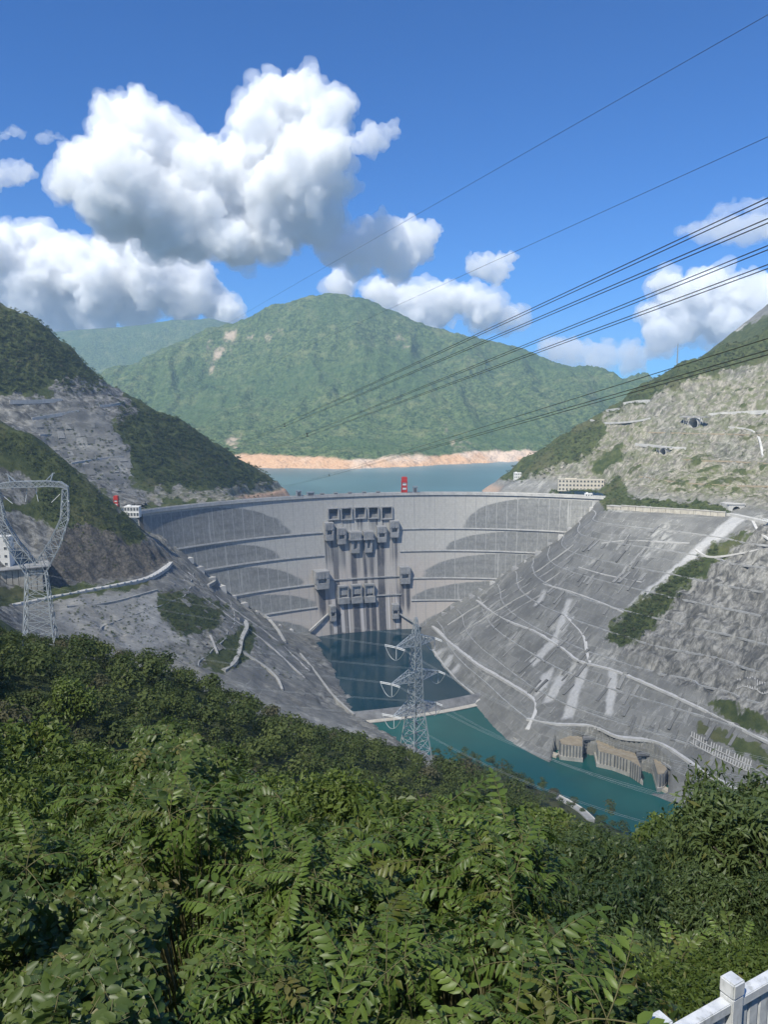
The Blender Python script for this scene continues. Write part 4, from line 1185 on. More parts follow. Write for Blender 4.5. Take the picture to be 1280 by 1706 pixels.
for pts, w, th, nm in (([(1183, 690), (1210, 688), (1250, 686), (1290, 684)], 6, 8, 'upper_bench'), ([(1060, 740), (1085, 742), (1110, 745), (1145, 747)], 5, 6, 'upper_bench'), ([(1012, 684), (1022, 682), (1034, 681)], 6, 9, 'upper_bench'), ([(1040, 672), (1062, 668), (1085, 667)], 6, 9, 'upper_bench'), ([(985, 700), (1010, 705), (1060, 702), (1085, 697)], 4, 4, 'upper_bench'), ([(1215, 712), (1250, 716), (1265, 730), (1272, 760)], 4, 4, 'upper_bench')):
    ribbon(nm, [hit(q[0], q[1], zR, 1300, 2000, 1.5) for q in pts], w, C_LIGHT, th, 2.0)
for pts, w, th in (([(15, 668), (60, 667), (102, 665)], 6, 8), ([(52, 697), (80, 692), (130, 684)], 5, 7), ([(165, 676), (190, 674), (206, 669)], 4, 5), ([(65, 725), (85, 724)], 4, 4), ([(118, 772), (160, 765), (205, 760)], 3.5, 5)):
    ribbon('upper_bench', [hit(q[0], q[1], zB, 1380, 1950, 1.5) for q in pts], w, C_LIGHT, th, 1.5)

# road tunnel portal at the end of the crest road
c = PZ(1226, 851, CREST + 5)
tp = empty('road_portal', (c[0], c[1] + 4, CREST), label='pale arched road portal at the end of the crest road', cat='tunnel')
def arch_block(W, H, r, y0, y1, z0, cx):
    """block with a round-headed passage, opening towards the viewer"""
    n = 12; arc = [(cx + r * math.cos(w), z0 + H * 0.35 + r * math.sin(w)) for w in np.linspace(math.pi, 0, n)]
    inner = [(cx - r, z0)] + arc + [(cx + r, z0)]
    outer_ = [(cx - W / 2, z0)] + [(cx - W / 2 + W * i / (n - 1), z0 + H) for i in range(n)] + [(cx + W / 2, z0)]
    V = [(x, y0, z) for x, z in inner] + [(x, y0, z) for x, z in outer_] + [(x, y1, z) for x, z in inner] + [(x, y1, z) for x, z in outer_]
    m_ = len(inner); F = []
    for i in range(m_ - 1):
        F += [(i, i + 1, m_ + i + 1, m_ + i), (i, 2 * m_ + i, 2 * m_ + i + 1, i + 1), (m_ + i, m_ + i + 1, 3 * m_ + i + 1, 3 * m_ + i)]
    F.append(tuple(2 * m_ + i for i in range(m_)))
    return V, F
V, F = arch_block(26, 15, 6.5, c[1] - 4, c[1] + 28, CREST + 1, c[0])
local(link('portal_block', mesh_from('portal_block', V, F, C_LIGHT)), tp)
local(MB().box((c[0], c[1] - 3, CREST + 16.5), (29, 4, 1.6)).build('coping', C_LIGHT), tp)

# ------------------------------------------------------------------ rib lattices that hold the loose rock
lat_m = plain('lattice_concrete', (0.42, 0.41, 0.39), 0.85, 0.12, 0.5, obj=False)
def lattice(a, b, c, d, n, rows, label):
    e = empty('slope_lattice', tuple(on_right(a)), label=label, cat='retaining frame')
    A, B, C_, D = [np.array(on_right(q)) for q in (a, b, c, d)]
    up = np.array([-1.0, -1.2, 1.0])
    r_ = np.random.default_rng(n)
    for r in range(rows):
        v0 = r / rows + .06; v1 = (r + 1) / rows - .04
        for i in range(n):
            s_ = (i + 0.5) / n
            p0 = A + (B - A) * s_ + ((D + (C_ - D) * s_) - (A + (B - A) * s_)) * v0
            p1 = A + (B - A) * s_ + ((D + (C_ - D) * s_) - (A + (B - A) * s_)) * v1
            if r_.random() < 0.12: continue
            q0 = [p0[0], p0[1], float(zR(p0[0], p0[1])) + 0.9]; q1 = [p1[0], p1[1], float(zR(p1[0], p1[1])) + 0.9]
            local(MB().bar(q0, q1, 1.0, 1.6).build('rib', lat_m), e)
        p0 = A + (D - A) * v1; p1 = B + (C_ - B) * v1
        pts = [p0 + (p1 - p0) * s_ for s_ in np.linspace(0, 1, 12)]
        local(MB().tube([(q[0], q[1], float(zR(q[0], q[1])) + 0.8) for q in pts], 0.7, 4).build('beam', lat_m), e)
lattice((1152, 1218), (1256, 1268), (1250, 1288), (1150, 1238), 24, 2, 'two rows of pale concrete ribs low on the right bank')
lattice((1228, 1130), (1290, 1140), (1290, 1160), (1228, 1150), 15, 1, 'single row of pale concrete ribs at the right edge above the bench')

# ------------------------------------------------------------------ buildings
M_GLASS = plain('window_glass', (0.03, 0.04, 0.05), 0.15, 0.2, 1.0, spec=0.5)
M_WHITE = plain('white_render', (0.74, 0.74, 0.72), 0.75, 0.08, 0.3)
M_GREYW = plain('grey_metal_wall', (0.30, 0.33, 0.36), 0.6, 0.12, 0.4)
M_BEIGE = plain('beige_render', (0.56, 0.51, 0.42), 0.8, 0.1, 0.2)
M_RED = plain('red_steel', (0.55, 0.045, 0.03), 0.5, 0.15, 0.4)
M_DARKR = plain('dark_roof', (0.12, 0.12, 0.13), 0.7, 0.15, 0.4)

def house(name, loc, w, d, h, storeys, bays, wall_m, label, cat='building', rotz=0.0, roof='flat', win=(0.55, 0.55), group=None):
    """walls with a plinth and parapet; each window is a frame, a sill and a recessed pane"""
    e = empty(name, loc, rotz, label=label, cat=cat, group=group)
    t_ = 0.35
    mb = MB().box((0, 0, h / 2), (w, d, h)).box((0, 0, 0.3), (w + 0.5, d + 0.5, 0.6))
    mb.build('wall', wall_m, e)
    r = MB()
    if roof == 'flat':
        r.box((0, 0, h + 0.25), (w + 0.9, d + 0.9, 0.5)); r.box((-w * .22, 0, h + 1.4), (w * .25, d * .4, 1.8))
    else:
        r.add([(-w / 2 - .6, -d / 2 - .6, h), (w / 2 + .6, -d / 2 - .6, h), (w / 2 + .6, d / 2 + .6, h), (-w / 2 - .6, d / 2 + .6, h), (-w / 2 - .6, 0, h + d * .3), (w / 2 + .6, 0, h + d * .3)], [(0, 1, 5, 4), (3, 4, 5, 2), (0, 4, 3), (1, 2, 5), (0, 3, 2, 1)])
    r.build('roof', M_DARKR if roof != 'flat' else wall_m, e)
    sh_ = h / storeys; bw = w / bays
    f = MB()
    ww, wh = bw * win[0], sh_ * win[1]
    fr = MB()
    fr.box((-ww / 2, 0, 0), (0.25, 0.3, wh + .25)).box((ww / 2, 0, 0), (0.25, 0.3, wh + .25)).box((0, 0, wh / 2), (ww, 0.3, 0.25)).box((0, 0, -wh / 2), (ww + .5, 0.5, 0.25)).box((0, 0, 0), (0.15, 0.2, wh))
    fm = mesh_from('window', fr.V, fr.F, wall_m)
    pm = MB().box((0, 0.0, 0), (ww - .2, 0.06, wh - .2)); pm = mesh_from('pane', pm.V, pm.F, M_GLASS)
    for s_ in range(storeys):
        for b_ in range(bays):
            o = link('window', fm, e, (-w / 2 + bw * (b_ + .5), -d / 2 - 0.12, sh_ * (s_ + .55)))
            link('pane', pm, o, (0, 0.02, 0))
    return e

# control building at the left end of the crest
c = P(219, 862, 1216)
house('control_building', (c[0], c[1] + 6, c[2]), 24, 12, 17, 2, 5, M_WHITE, 'white framed building with big windows at the left end of the dam', win=(0.74, 0.62))
for a, b, w, d, h, st, ba, m_, lb in ((862.5, 800, 17, 12, 18, 3, 4, M_WHITE, 'white three storey house on the terrace right of the reservoir'), (884, 806, 22, 10, 7, 1, 5, M_WHITE, 'low white house beside the taller white one'), (981, 826.5, 14, 8, 5, 1, 3, M_WHITE, 'small white hut beside the crest road')):
    zz = CREST + 1 if b > 820 else 243.0
    c = PZ(a, b, zz)
    house('white_house', tuple(c - np.array([0, 0, 3])), w, d, h + 3, st, ba, m_, lb)
c = PZ(968, 815, 246)
house('long_building', tuple(c - np.array([0, 0, 4])), 95, 14, 25, 3, 13, M_BEIGE, 'long beige building on the terrace behind the right end of the dam', rotz=math.radians(-8), win=(0.5, 0.5))
# platform with the big buff wall on the left bank, and the tall white building on it
pw = empty('platform_wall', tuple(P(30, 1000, 985)), label='high buff retaining wall with dark joints behind the left pylon', cat='wall')
for i in range(9):
    a = P(-20 + i * 10.2, 972, 968 + i * 3.4); b = P(-20 + (i + 1) * 10.2, 972, 968 + (i + 1) * 3.4)
    zt = P(20, 949, 980)[2]; zb = P(20, 1003, 980)[2]
    c = (a + b) / 2; L = np.hypot(*(b - a)[:2]); R3 = Matrix.Rotation(math.atan2(b[1] - a[1], b[0] - a[0]), 3, 'Z')
    local(MB().box((c[0], c[1], (zt + zb) / 2 - 4), (L - 0.7, 3 + (i % 2) * .8, zt - zb + 8), R3).build('wall_panel', C_WALL), pw)
    local(MB().box((c[0], c[1] + 22, zt + 0.6), (L + 0.02, 50, 1.2), R3).build('platform_slab', C_MID), pw)
c = P(-2, 946, 992)
house('tall_building', (c[0], c[1] + 8, c[2] - 1), 28, 14, 42, 4, 3, M_WHITE, 'tall white building on the platform behind the left pylon', win=(0.4, 0.35))

# red gantry cranes
def gantry(loc, s_, label, rotz=0.0):
    e = empty('gantry_crane', loc, rotz, label=label, cat='crane', group='red gantry cranes')
    H = 34 * s_; W = 11 * s_; D = 12 * s_
    for sx in (-1, 1):
        for sy in (-1, 1):
            MB().bar((sx * W * .5, sy * D * .5, 0), (sx * W * .42, sy * D * .4, H * .72), 2.0 * s_, 2.0 * s_).build('leg', M_RED, e)
    MB().box((0, 0, H * .86), (W * 1.06, D * 1.05, H * .26)).box((0, 0, H * 1.0), (W * .7, D * .8, H * .03)).build('machine_house', M_RED, e)
    MB().box((0, 0, H * .70), (W * 1.2, D * 1.15, H * .05)).build('platform', M_RED, e)
    MB().box((0, -D * .42, H * .42), (W * .9, 1.0, H * .1)).box((0, D * .42, H * .42), (W * .9, 1.0, H * .1)).build('cross_beam', M_RED, e)
    MB().box((0, -D * .30, H * .57), (W * .72, D * .3, H * .13)).build('white_panel', m_w, e)
    MB().box((0, -D * .30, H * .30), (W * .72, D * .3, H * .10)).build('white_panel', m_w, e)
    MB().box((0, 0, H * .14), (W * .9, D * .8, H * .14)).build('trolley', M_RED, e)
    return e
u, z = dam_hit(674.5, 826); p_ = dam_pt(u, CREST, -5)
gantry(tuple(p_), 0.98, 'red gantry crane standing on the crest of the dam')
c = P(193, 826, 1318)
gantry((c[0], c[1], 246.0), .62, 'red crane top showing above the green spur left of the dam')

# hoist houses and gate frames along the crest
for a, w, h, nm, lb in ((499.5, 9, 11, 'hoist_tower', 'leftmost grey hoist tower on the dam crest'), (519, 14, 7, 'hoist_house', 'wide grey hoist house on the crest, second from its left tower'), (692.5, 9, 13, 'hoist_tower', 'grey hoist tower beside the red gantry crane')):
    u, z = dam_hit(a, 828); p_ = dam_pt(u, CREST, -6); th = AX - u / DAM_R
    e = empty(nm, tuple(p_), th + math.pi / 2, label=lb, cat='hoist house')
    MB().box((-w / 2 + .8, 0, h / 2), (1.6, 6, h)).box((w / 2 - .8, 0, h / 2), (1.6, 6, h)).build('leg_wall', M_GREYW, e)
    MB().box((0, 0, h + .8), (w + 1, 7, 1.6)).build('roof', M_GREYW, e)
    MB().box((0, 1.0, h * .55), (w - 3.3, 3.5, h * .6)).build('cabin', M_DARKR, e)
nth = ['first', 'second', 'third', 'fourth', 'fifth']
for i, a in enumerate((538, 560.5, 584, 608, 631)):
    u, z = dam_hit(a, 826); p_ = dam_pt(u, CREST, -5); th = AX - u / DAM_R
    e = empty('gate_frame', tuple(p_), th + math.pi / 2, label=f'{nth[i]} gate frame from the left on the crest above the spillway bays', cat='gate frame', group='gate frames on the crest')
    for sx in (-1, 1): MB().box((sx * 3.5, 0, 2.4), (1.0, 3, 4.8)).build('post', C_MID, e)
    MB().box((0, 0, 5.1), (9, 3.6, 1.0)).build('beam', C_MID, e)
    MB().box((0, 1, 3.2), (5.5, 1.5, 1.8)).build('gate_leaf', M_DARKR, e)

# lattice mast on the right skyline
c = hit(1129, 604, zR, 1300, 1900, 1.5)
ms = empty('mast', tuple(c), label='thin grey lattice mast on the right skyline', cat='mast')
mb = MB()
for sx, sy in ((-1, -1), (1, -1), (1, 1), (-1, 1)): mb.bar((c[0] + sx * 1.1, c[1] + sy * 1.1, c[2] - 3), (c[0] + sx * .4, c[1] + sy * .4, c[2] + 42), 0.5)
for i in range(12):
    z0 = c[2] + i * 3.4; s_ = 1.1 - .7 * i / 12; k_ = 1 if i % 2 else -1
    mb.bar((c[0] - s_ * k_, c[1] - s_, z0), (c[0] + s_ * k_, c[1] - s_, z0 + 3.4), 0.4); mb.bar((c[0] - s_ * k_, c[1] + s_, z0), (c[0] + s_ * k_, c[1] + s_, z0 + 3.4), 0.4)
local(mb.build('lattice', M_GREYW), ms)

# white bus at the right edge of the crest road
c = PZ(1279, 869, CREST + 5.2)
e = empty('bus', (c[0], c[1], c[2]), math.radians(-32), label='white bus parked at the right end of the crest road', cat='bus')
MB().box((0, 0, 2.1), (12, 2.6, 2.9)).box((0, 0, 3.65), (11, 2.2, .25)).build('body', M_WHITE, e)
for i in range(6): MB().box((-4.8 + i * 1.9, -1.31, 2.6), (1.6, 0.06, 1.0)).build('window', M_GLASS, e)
for sx in (-3.8, 3.6):
    for sy in (-1.15, 1.15):
        w = MB().tube([(sx, sy - .18, .5), (sx, sy + .18, .5)], .5, 14); w.build('wheel', M_DARKR, e)

# road with a parapet in the trees by the river
for pts, lb in (([(922, 1328), (934, 1334), (950, 1343), (968, 1354), (985, 1369)], 'upper'), ([(1006, 1362), (1018, 1370), (1032, 1378), (1044, 1387)], 'lower')):
    pp = [hit(q[0], q[1], zL, 560, 900, 1.0) + np.array([0, 0, 2.0]) for q in pts]
    o, rp2, rz2, L2, R2 = ribbon('river_road', pp, 8, path_m, 8, 0.5)
    mb = MB()
    ed = L2 if L2[0, 1] > R2[0, 1] else R2
    for i in range(len(ed) - 1):
        if lb == 'lower' and i % 2: continue
        mb.bar((ed[i][0], ed[i][1], rz2[i] + 0.5), (ed[i + 1][0], ed[i + 1][1], rz2[i + 1] + 0.5), 0.6, 1.0)
    b = mb.build('parapet', m_w); b.parent = o

# ------------------------------------------------------------------ pylons and cables
M_STEEL = plain('galvanised_steel', (0.46, 0.50, 0.52), 0.5, 0.12, 0.3, metal=0.25)
M_CABLE = plain('cable_metal', (0.07, 0.075, 0.08), 0.6, 0.1, 1.0)
M_INSUL = plain('insulator_white', (0.82, 0.84, 0.85), 0.35, 0.05, 1.0, spec=0.5)

def lat4(mb, a, b, n, w, bw, legs=True):
    """four-sided lattice from corner ring a to corner ring b with n braced panels"""
    a = [Vector(p) for p in a]; b = [Vector(p) for p in b]
    def ring(t_): return [p.lerp(q, t_) for p, q in zip(a, b)]
    if legs:
        for k in range(4): mb.bar(a[k], b[k], w)
    for i in range(n):
        r0 = ring(i / n); r1 = ring((i + 1) / n)
        for k in range(4):
            j = (k + 1) % 4
            mb.bar(r0[k], r1[j], bw); mb.bar(r0[j], r1[k], bw)
            if i: mb.bar(r0[k], r0[j], bw)
    r1 = ring(1.0)
    for k in range(4): mb.bar(r1[k], r1[(k + 1) % 4], bw)
    return mb
def sq(h, hy, z, cx=0.0): return [(cx - h, -hy, z), (cx + h, -hy, z), (cx + h, hy, z), (cx - h, hy, z)]

# cup-shaped pylon on the left
b0 = P(66, 1049, 275); gz = float(zL(b0[0], b0[1]))
py1 = empty('pylon', (b0[0], b0[1], b0[2] - 5.0), math.radians(14), label='grey cup-shaped lattice pylon at the left edge above the trees', cat='pylon')
LW, BW = 0.36, 0.17
H0 = 5.0
for k in range(4):
    c0 = sq(5.6, 5.0, -4.0)[k]; c1 = sq(3.3, 2.4, H0 + 21.5)[k]
    MB().bar(c0, c1, LW).build('leg', M_STEEL, py1)
m_ = MB(); lat4(m_, sq(5.25, 4.6, 0), sq(3.3, 2.4, H0 + 21.5), 6, LW, BW, legs=False); m_.build('body_bracing', M_STEEL, py1)
for s_ in (-1, 1):
    m_ = MB()
    outc = [(3.3, 21.5), (8.3, 30.5), (12.0, 41.0), (12.4, 51.6)]; inc = [(-0.4, 24.5), (5.3, 33.0), (9.4, 41.2), (10.6, 51.8)]
    for i in range(3):
        (ox0, oz0), (ox1, oz1), (ix0, iz0), (ix1, iz1) = outc[i], outc[i + 1], inc[i], inc[i + 1]
        hy0 = 2.4 - i * .35; hy1 = 2.4 - (i + 1) * .35
        A_ = [(s_ * ix0, -hy0, H0 + iz0), (s_ * ox0, -hy0, H0 + oz0), (s_ * ox0, hy0, H0 + oz0), (s_ * ix0, hy0, H0 + iz0)]
        B_ = [(s_ * ix1, -hy1, H0 + iz1), (s_ * ox1, -hy1, H0 + oz1), (s_ * ox1, hy1, H0 + oz1), (s_ * ix1, hy1, H0 + iz1)]
        lat4(m_, A_, B_, 3, LW * .85, BW)
    m_.build('arm', M_STEEL, py1)
    m_ = MB()
    for x0 in (6.2,):
        for yy in (-1, 1): m_.bar((s_ * 4.6, yy, H0 + 54.6), (s_ * 7.6, 0, H0 + 57.6), .22); m_.bar((s_ * 6.6, yy, H0 + 54.6), (s_ * 7.6, 0, H0 + 57.6), .22)
        m_.bar((s_ * 7.2, 0, H0 + 57.6), (s_ * 8.2, 0, H0 + 57.7), .25)
    m_.build('ground_wire_peak', M_STEEL, py1)
m_ = MB()
bx_ = [-12.4, -10.2, -6.0, 0.0, 6.0, 10.2, 12.4]; bz_ = [51.7, 52.6, 53.0, 52.8, 53.0, 52.6, 51.7]; tz_ = [52.6, 54.3, 54.9, 54.9, 54.9, 54.3, 52.6]
for i in range(6):
    A_ = [(bx_[i], -1.3, H0 + bz_[i]), (bx_[i], -1.3, H0 + tz_[i]), (bx_[i], 1.3, H0 + tz_[i]), (bx_[i], 1.3, H0 + bz_[i])]
    B_ = [(bx_[i + 1], -1.3, H0 + bz_[i + 1]), (bx_[i + 1], -1.3, H0 + tz_[i + 1]), (bx_[i + 1], 1.3, H0 + tz_[i + 1]), (bx_[i + 1], 1.3, H0 + bz_[i + 1])]
    lat4(m_, A_, B_, 2 if i in (0, 5) else 3, .28, BW)
m_.build('top_beam', M_STEEL, py1)
for x_ in (-3.5, 3.5):
    MB().tube([(x_ - 2.2 * (1 if x_ > 0 else -1), 0, H0 + 52.8), (0.0 + x_ * .6, 0, H0 + 47.5)], .13, 6).build('insulator', M_INSUL, py1)
MB().tube([(-9.6, 0, H0 + 50), (-6.5, 0, H0 + 47)], .13, 6).build('insulator', M_INSUL, py1)
MB().tube([(9.6, 0, H0 + 50), (6.5, 0, H0 + 47)], .13, 6).build('insulator', M_INSUL, py1)

# double-circuit pylon in the middle
b0 = P(692, 1262, 400)
py2 = empty('pylon', (b0[0], b0[1], 226.0), math.radians(38), label='pale lattice pylon with three pairs of cross arms before the river', cat='pylon')
HT = 306.0 - 226.0
for k in range(4):
    MB().bar(sq(8.2, 8.2, -14)[k], sq(3.2, 3.2, 30)[k], .42).build('leg', M_STEEL, py2)
m_ = MB(); lat4(m_, sq(6.6, 6.6, 0), sq(3.2, 3.2, 30), 5, .4, .22, legs=False); m_.build('body_bracing', M_STEEL, py2)
m_ = MB(); lat4(m_, sq(3.2, 3.2, 30), sq(1.9, 1.9, 68), 9, .34, .18); lat4(m_, sq(1.9, 1.9, 68), sq(.5, .5, HT), 3, .3, .18); m_.build('upper_body', M_STEEL, py2)
tips = {}
for lv, (za, L_) in enumerate(((66.0, 13.5), (46.5, 16.5), (28.5, 15.0))):
    for s_ in (-1, 1):
        m_ = MB(); hb_ = 3.2 - (za - 30) / 38 * 1.3 if za > 30 else 3.3
        A_ = [(s_ * hb_, -hb_, za - 1.2), (s_ * hb_, -hb_, za + 4.5), (s_ * hb_, hb_, za + 4.5), (s_ * hb_, hb_, za - 1.2)]
        B_ = [(s_ * L_, -.4, za - .3), (s_ * L_, -.4, za + .3), (s_ * L_, .4, za + .3), (s_ * L_, .4, za - .3)]
        lat4(m_, A_, B_, 4, .3, .17); m_.build('cross_arm', M_STEEL, py2)
        tips[(lv, s_)] = Vector((s_ * L_, 0, za))
# insulator strings, drop rods and jumper loops
Mw2 = Matrix.LocRotScale(py2.location, py2.rotation_euler, None)
far_l = [P(-160, 905, 760), P(-160, 985, 720), P(-160, 1060, 690)]; far_r = [P(1420, 1330, 210), P(1430, 1390, 200), P(1440, 1450, 190)]
ends = []
for (lv, s_), tp_ in tips.items():
    for tgt in ((far_l[lv]), (far_r[lv])):
        w0 = Mw2 @ tp_; dv_ = (Vector(tgt) - w0).normalized()
        i0 = w0 + dv_ * 0.5; i1 = w0 + dv_ * 7.5
        for q_ in (-.35, .35):
            off = Vector((0, 0, q_))
            o = MB().tube([i0 + off, i1 + off], .19, 6).build('insulator', M_INSUL); local(o, py2)
        ends.append((i1, Vector(tgt), lv, s_))
    w0 = Mw2 @ tp_
    local(MB().tube([w0, w0 - Vector((0, 0, 6.5))], .16, 6).build('drop_rod', M_INSUL), py2)
    a_, b_ = [e_[0] for e_ in ends[-2:]]
    dl_ = []
    for t_ in np.linspace(0, 1, 11):
        p_ = a_.lerp(b_, t_); p_.z -= 4 * t_ * (1 - t_) * 6.8; dl_.append(p_)
    local(MB().tube(dl_, .15, 5).build('jumper', M_STEEL), py2)
def wire(a, b, sag, r, n=40, near_pow=1.0):
    pts = []
    for t_ in np.linspace(0, 1, n) ** near_pow:
        p_ = Vector(a).lerp(Vector(b), t_); p_.z -= 4 * t_ * (1 - t_) * sag; pts.append(p_)
    return pts
word = {(0, -1): 'upper left', (0, 1): 'upper right', (1, -1): 'middle left', (1, 1): 'middle right', (2, -1): 'lower left', (2, 1): 'lower right'}
for i1, tgt, lv, s_ in ends:
    to_left = tgt.x < 0
    e = empty('power_line', tuple(i1), label=f'pale cables from the {word[(lv, s_)]} arm of the middle pylon running {"left" if to_left else "right"}', cat='power line', group='cables of the middle pylon')
    sh_ = Vector((0, 0, 0)) if s_ < 0 else Vector((18, 10, 0))
    for q_ in (-.3, .3):
        local(MB().tube(wire(i1 + Vector((0, 0, q_)), tgt + sh_ + Vector((0, 0, q_)), 10, .03), .03, 4, caps=False).build('conductor', M_STEEL), e)

# the high lines that cross the picture
def bundle(a, b, offs, r, label, sag=4.0, spacers=()):
    e = empty('power_line', tuple(a), label=label, cat='power line', group='high cables crossing the valley')
    paths = []
    for ox, oz in offs:
        pts = wire(Vector(a) + Vector((ox * .6, -ox * .8, oz)), Vector(b) + Vector((ox * .6, -ox * .8, oz)), sag, r, 60, 2.4)
        local(MB().tube(pts, r, 5, caps=False).build('cable', M_CABLE), e); paths.append(pts)
    for d_ in spacers:
        q_ = []
        for pts in paths:
            k_ = min(range(len(pts)), key=lambda i_: abs(pts[i_].y - d_)); k2 = min(k_ + 1, len(pts) - 1)
            den = pts[k2].y - pts[k_].y
            q_.append(pts[k_].lerp(pts[k2], 0 if abs(den) < 1e-6 else max(-.5, min(1.5, (d_ - pts[k_].y) / den))))
        c_ = sum(q_, Vector()) / len(q_)
        sp = MB()
        ring_ = [c_ + (p_ - c_) * .62 for p_ in q_]
        n_ = len(q_)
        if n_ > 2:
            order = sorted(range(n_), key=lambda i_: math.atan2((q_[i_] - c_).z, (q_[i_] - c_).x))
            for i_ in range(n_): sp.bar(ring_[order[i_]], ring_[order[(i_ + 1) % n_]], .10)
        for i_ in range(n_): sp.bar(ring_[i_], q_[i_], .10); sp.box(q_[i_], (.22, .22, .22))
        local(sp.build('spacer', M_CABLE), e)
    return e
s4 = [(-.36, -.38), (.36, -.38), (.36, .38), (-.36, .38)]
bundle(P(1320, 333, 29), P(372, 744, 1930), s4, .024, 'uppermost thick bundle of four cables, with ring spacers', spacers=(232,))
bundle(P(1320, 413, 31), P(395, 760, 1930), s4, .024, 'second thick bundle of four cables, just below the uppermost', spacers=(215,))
bundle(P(1320, 566, 36), P(462, 808, 1930), [(-.38, -.25), (.38, -.3), (0, .40)], .026, 'lowest bundle of three cables, passing before the right hillside', spacers=(300,))
bundle(P(1320, 2, 34), P(212, 662, 1760), [(0, 0)], .013, 'highest single thin cable, rising to the upper right corner', sag=-10)
bundle(P(1320, 210, 34), P(296, 692, 1790), [(0, 0)], .013, 'lower single thin cable above the cable bundles', sag=-6)

# ------------------------------------------------------------------ white fence at the lower right
t = NT('fence_white')
n_ = t.noise(t.pos(), 9, 5, 0.6); st = t.noise(t.pos(scale=(6, 6, 1.2)), 3, 5)
c_ = t.mix(t.ramp(n_, .35, .7), (0.60, 0.62, 0.64), (0.78, 0.79, 0.80)); c_ = t.mix(t.ramp(st, .52, .72, 0, .6), c_, (0.36, 0.37, 0.35)); c_ = t.mix(t.ramp(t.noise(t.pos(), 60, 4, .7), .6, .72, 0, .35), c_, (0.42, 0.41, 0.38)); t.color(c_).rough(.55)
M_FENCE = t.m
FT = CAM_Z - 3.97
f1 = PZ(1101, 1694, FT); f2 = PZ(1222, 1627, FT)
fd = (f2 - f1)[:2]; FS = float(np.hypot(*fd)); fd /= FS; fang = math.atan2(fd[1], fd[0])
fence = empty('fence', (f2[0], f2[1], FT - 1.15), fang, label='white railing with square posts in the lower right corner', cat='fence')
def bev(me_, w):
    bm = bmesh.new(); bm.from_mesh(me_); bmesh.ops.bevel(bm, geom=bm.edges[:], offset=w, segments=2, affect='EDGES'); bm.to_mesh(me_); bm.free(); return me_
def fbox(size, w=.006):
    m_ = MB().box((0, 0, 0), size); return bev(mesh_from('fence_piece', m_.V, m_.F, M_FENCE), w)
me_post = fbox((.112, .112, 1.02)); me_cap = fbox((.122, .122, .115), .010); me_rail = fbox((FS - .118, .088, .075)); me_low = fbox((FS - .118, .06, .06)); me_pick = fbox((.095, .028, .80), .004)
for i in range(-2, 5):
    x_ = i * FS
    link('post', me_post, fence, (x_, 0, .51)); link('post_cap', me_cap, fence, (x_, 0, 1.02 + .0625))
    link('rail', me_rail, fence, (x_ + FS / 2, 0, .955)); link('lower_rail', me_low, fence, (x_ + FS / 2, 0, .10))
    npk = 5
    for k in range(npk): link('picket', me_pick, fence, (x_ + FS * (k + 1) / (npk + 1), 0, .52))

# ------------------------------------------------------------------ plants: leaf materials
def leaf_material(name, lo, hi, alt=None, altf=0.0, gloss=0.45, trans=0.3, tone=False, spray=False):
    t = NT(name)
    p = t.pos(obj=True)
    n = t.noise(p, 3.0, 3); r = t.rnd()
    isl = t.N('NewGeometry').outputs['Random Per Island']
    f = t.math('ADD', t.math('MULTIPLY', isl, 0.35), t.math('MULTIPLY', r, 0.65))
    if tone: f = t.math('ADD', t.math('MULTIPLY', isl, 0.3), t.math('MULTIPLY', t.attr('tone'), 0.7))
    if spray: f = t.math('ADD', t.math('MULTIPLY', isl, 0.25), t.math('ADD', t.math('MULTIPLY', r, 0.2), t.math('MULTIPLY', t.N('ObjectInfo').outputs['Color'], 0.55)))
    c = t.mix(f, lo, hi)
    if alt is not None:
        pick = t.math('FRACT', t.math('MULTIPLY', (t.attr('tone') if tone else r), 17.31))
        c = t.mix(t.ramp(pick, 1 - altf, 1 - altf + .05), c, alt)
        c = t.mix(t.ramp(isl, .965, .98, 0, .8), c, alt)
    t.color(c).rough(gloss); t.b.inputs['Specular IOR Level'].default_value = 0.35
    tr = t.N('BsdfTranslucent'); t.L(t.mix(0.5, c, (0.22, 0.30, 0.05)), tr.inputs['Color'])
    ms_ = t.N('MixShader'); ms_.inputs[0].default_value = trans
    t.L(t.b.outputs[0], ms_.inputs[1]); t.L(tr.outputs[0], ms_.inputs[2]); t.L(ms_.outputs[0], t.out.inputs['Surface'])
    return t.m
L_TREE = leaf_material('leaf_broad', (0.032, 0.060, 0.013), (0.165, 0.220, 0.046), (0.15, 0.14, 0.06), 0.14)
L_NARROW = leaf_material('leaf_narrow', (0.032, 0.060, 0.022), (0.125, 0.170, 0.056), (0.15, 0.15, 0.04), 0.08)
L_YELLOW = leaf_material('leaf_yellow', (0.07, 0.075, 0.016), (0.16, 0.145, 0.035), (0.20, 0.13, 0.04), 0.25)
L_FROND = leaf_material('leaf_pinnate', (0.036, 0.078, 0.017), (0.175, 0.245, 0.046), (0.13, 0.15, 0.03), 0.07, 0.42, 0.28, spray=True)
L_VINE = leaf_material('leaf_vine', (0.042, 0.078, 0.020), (0.145, 0.190, 0.048), (0.17, 0.16, 0.05), 0.08, 0.4, 0.28, spray=True)
L_GRASS = leaf_material('leaf_ground', (0.06, 0.10, 0.018), (0.13, 0.17, 0.035), (0.17, 0.16, 0.05), 0.1, 0.5, 0.3)
L_FAR = leaf_material('leaf_far', (0.024, 0.046, 0.012), (0.125, 0.155, 0.040), (0.10, 0.095, 0.05), 0.10, 0.7, 0.2, tone=True)
L_FARLIT = leaf_material('leaf_far_pale', (0.035, 0.052, 0.016), (0.105, 0.115, 0.042), (0.15, 0.13, 0.06), 0.12, 0.7, 0.2, tone=True)
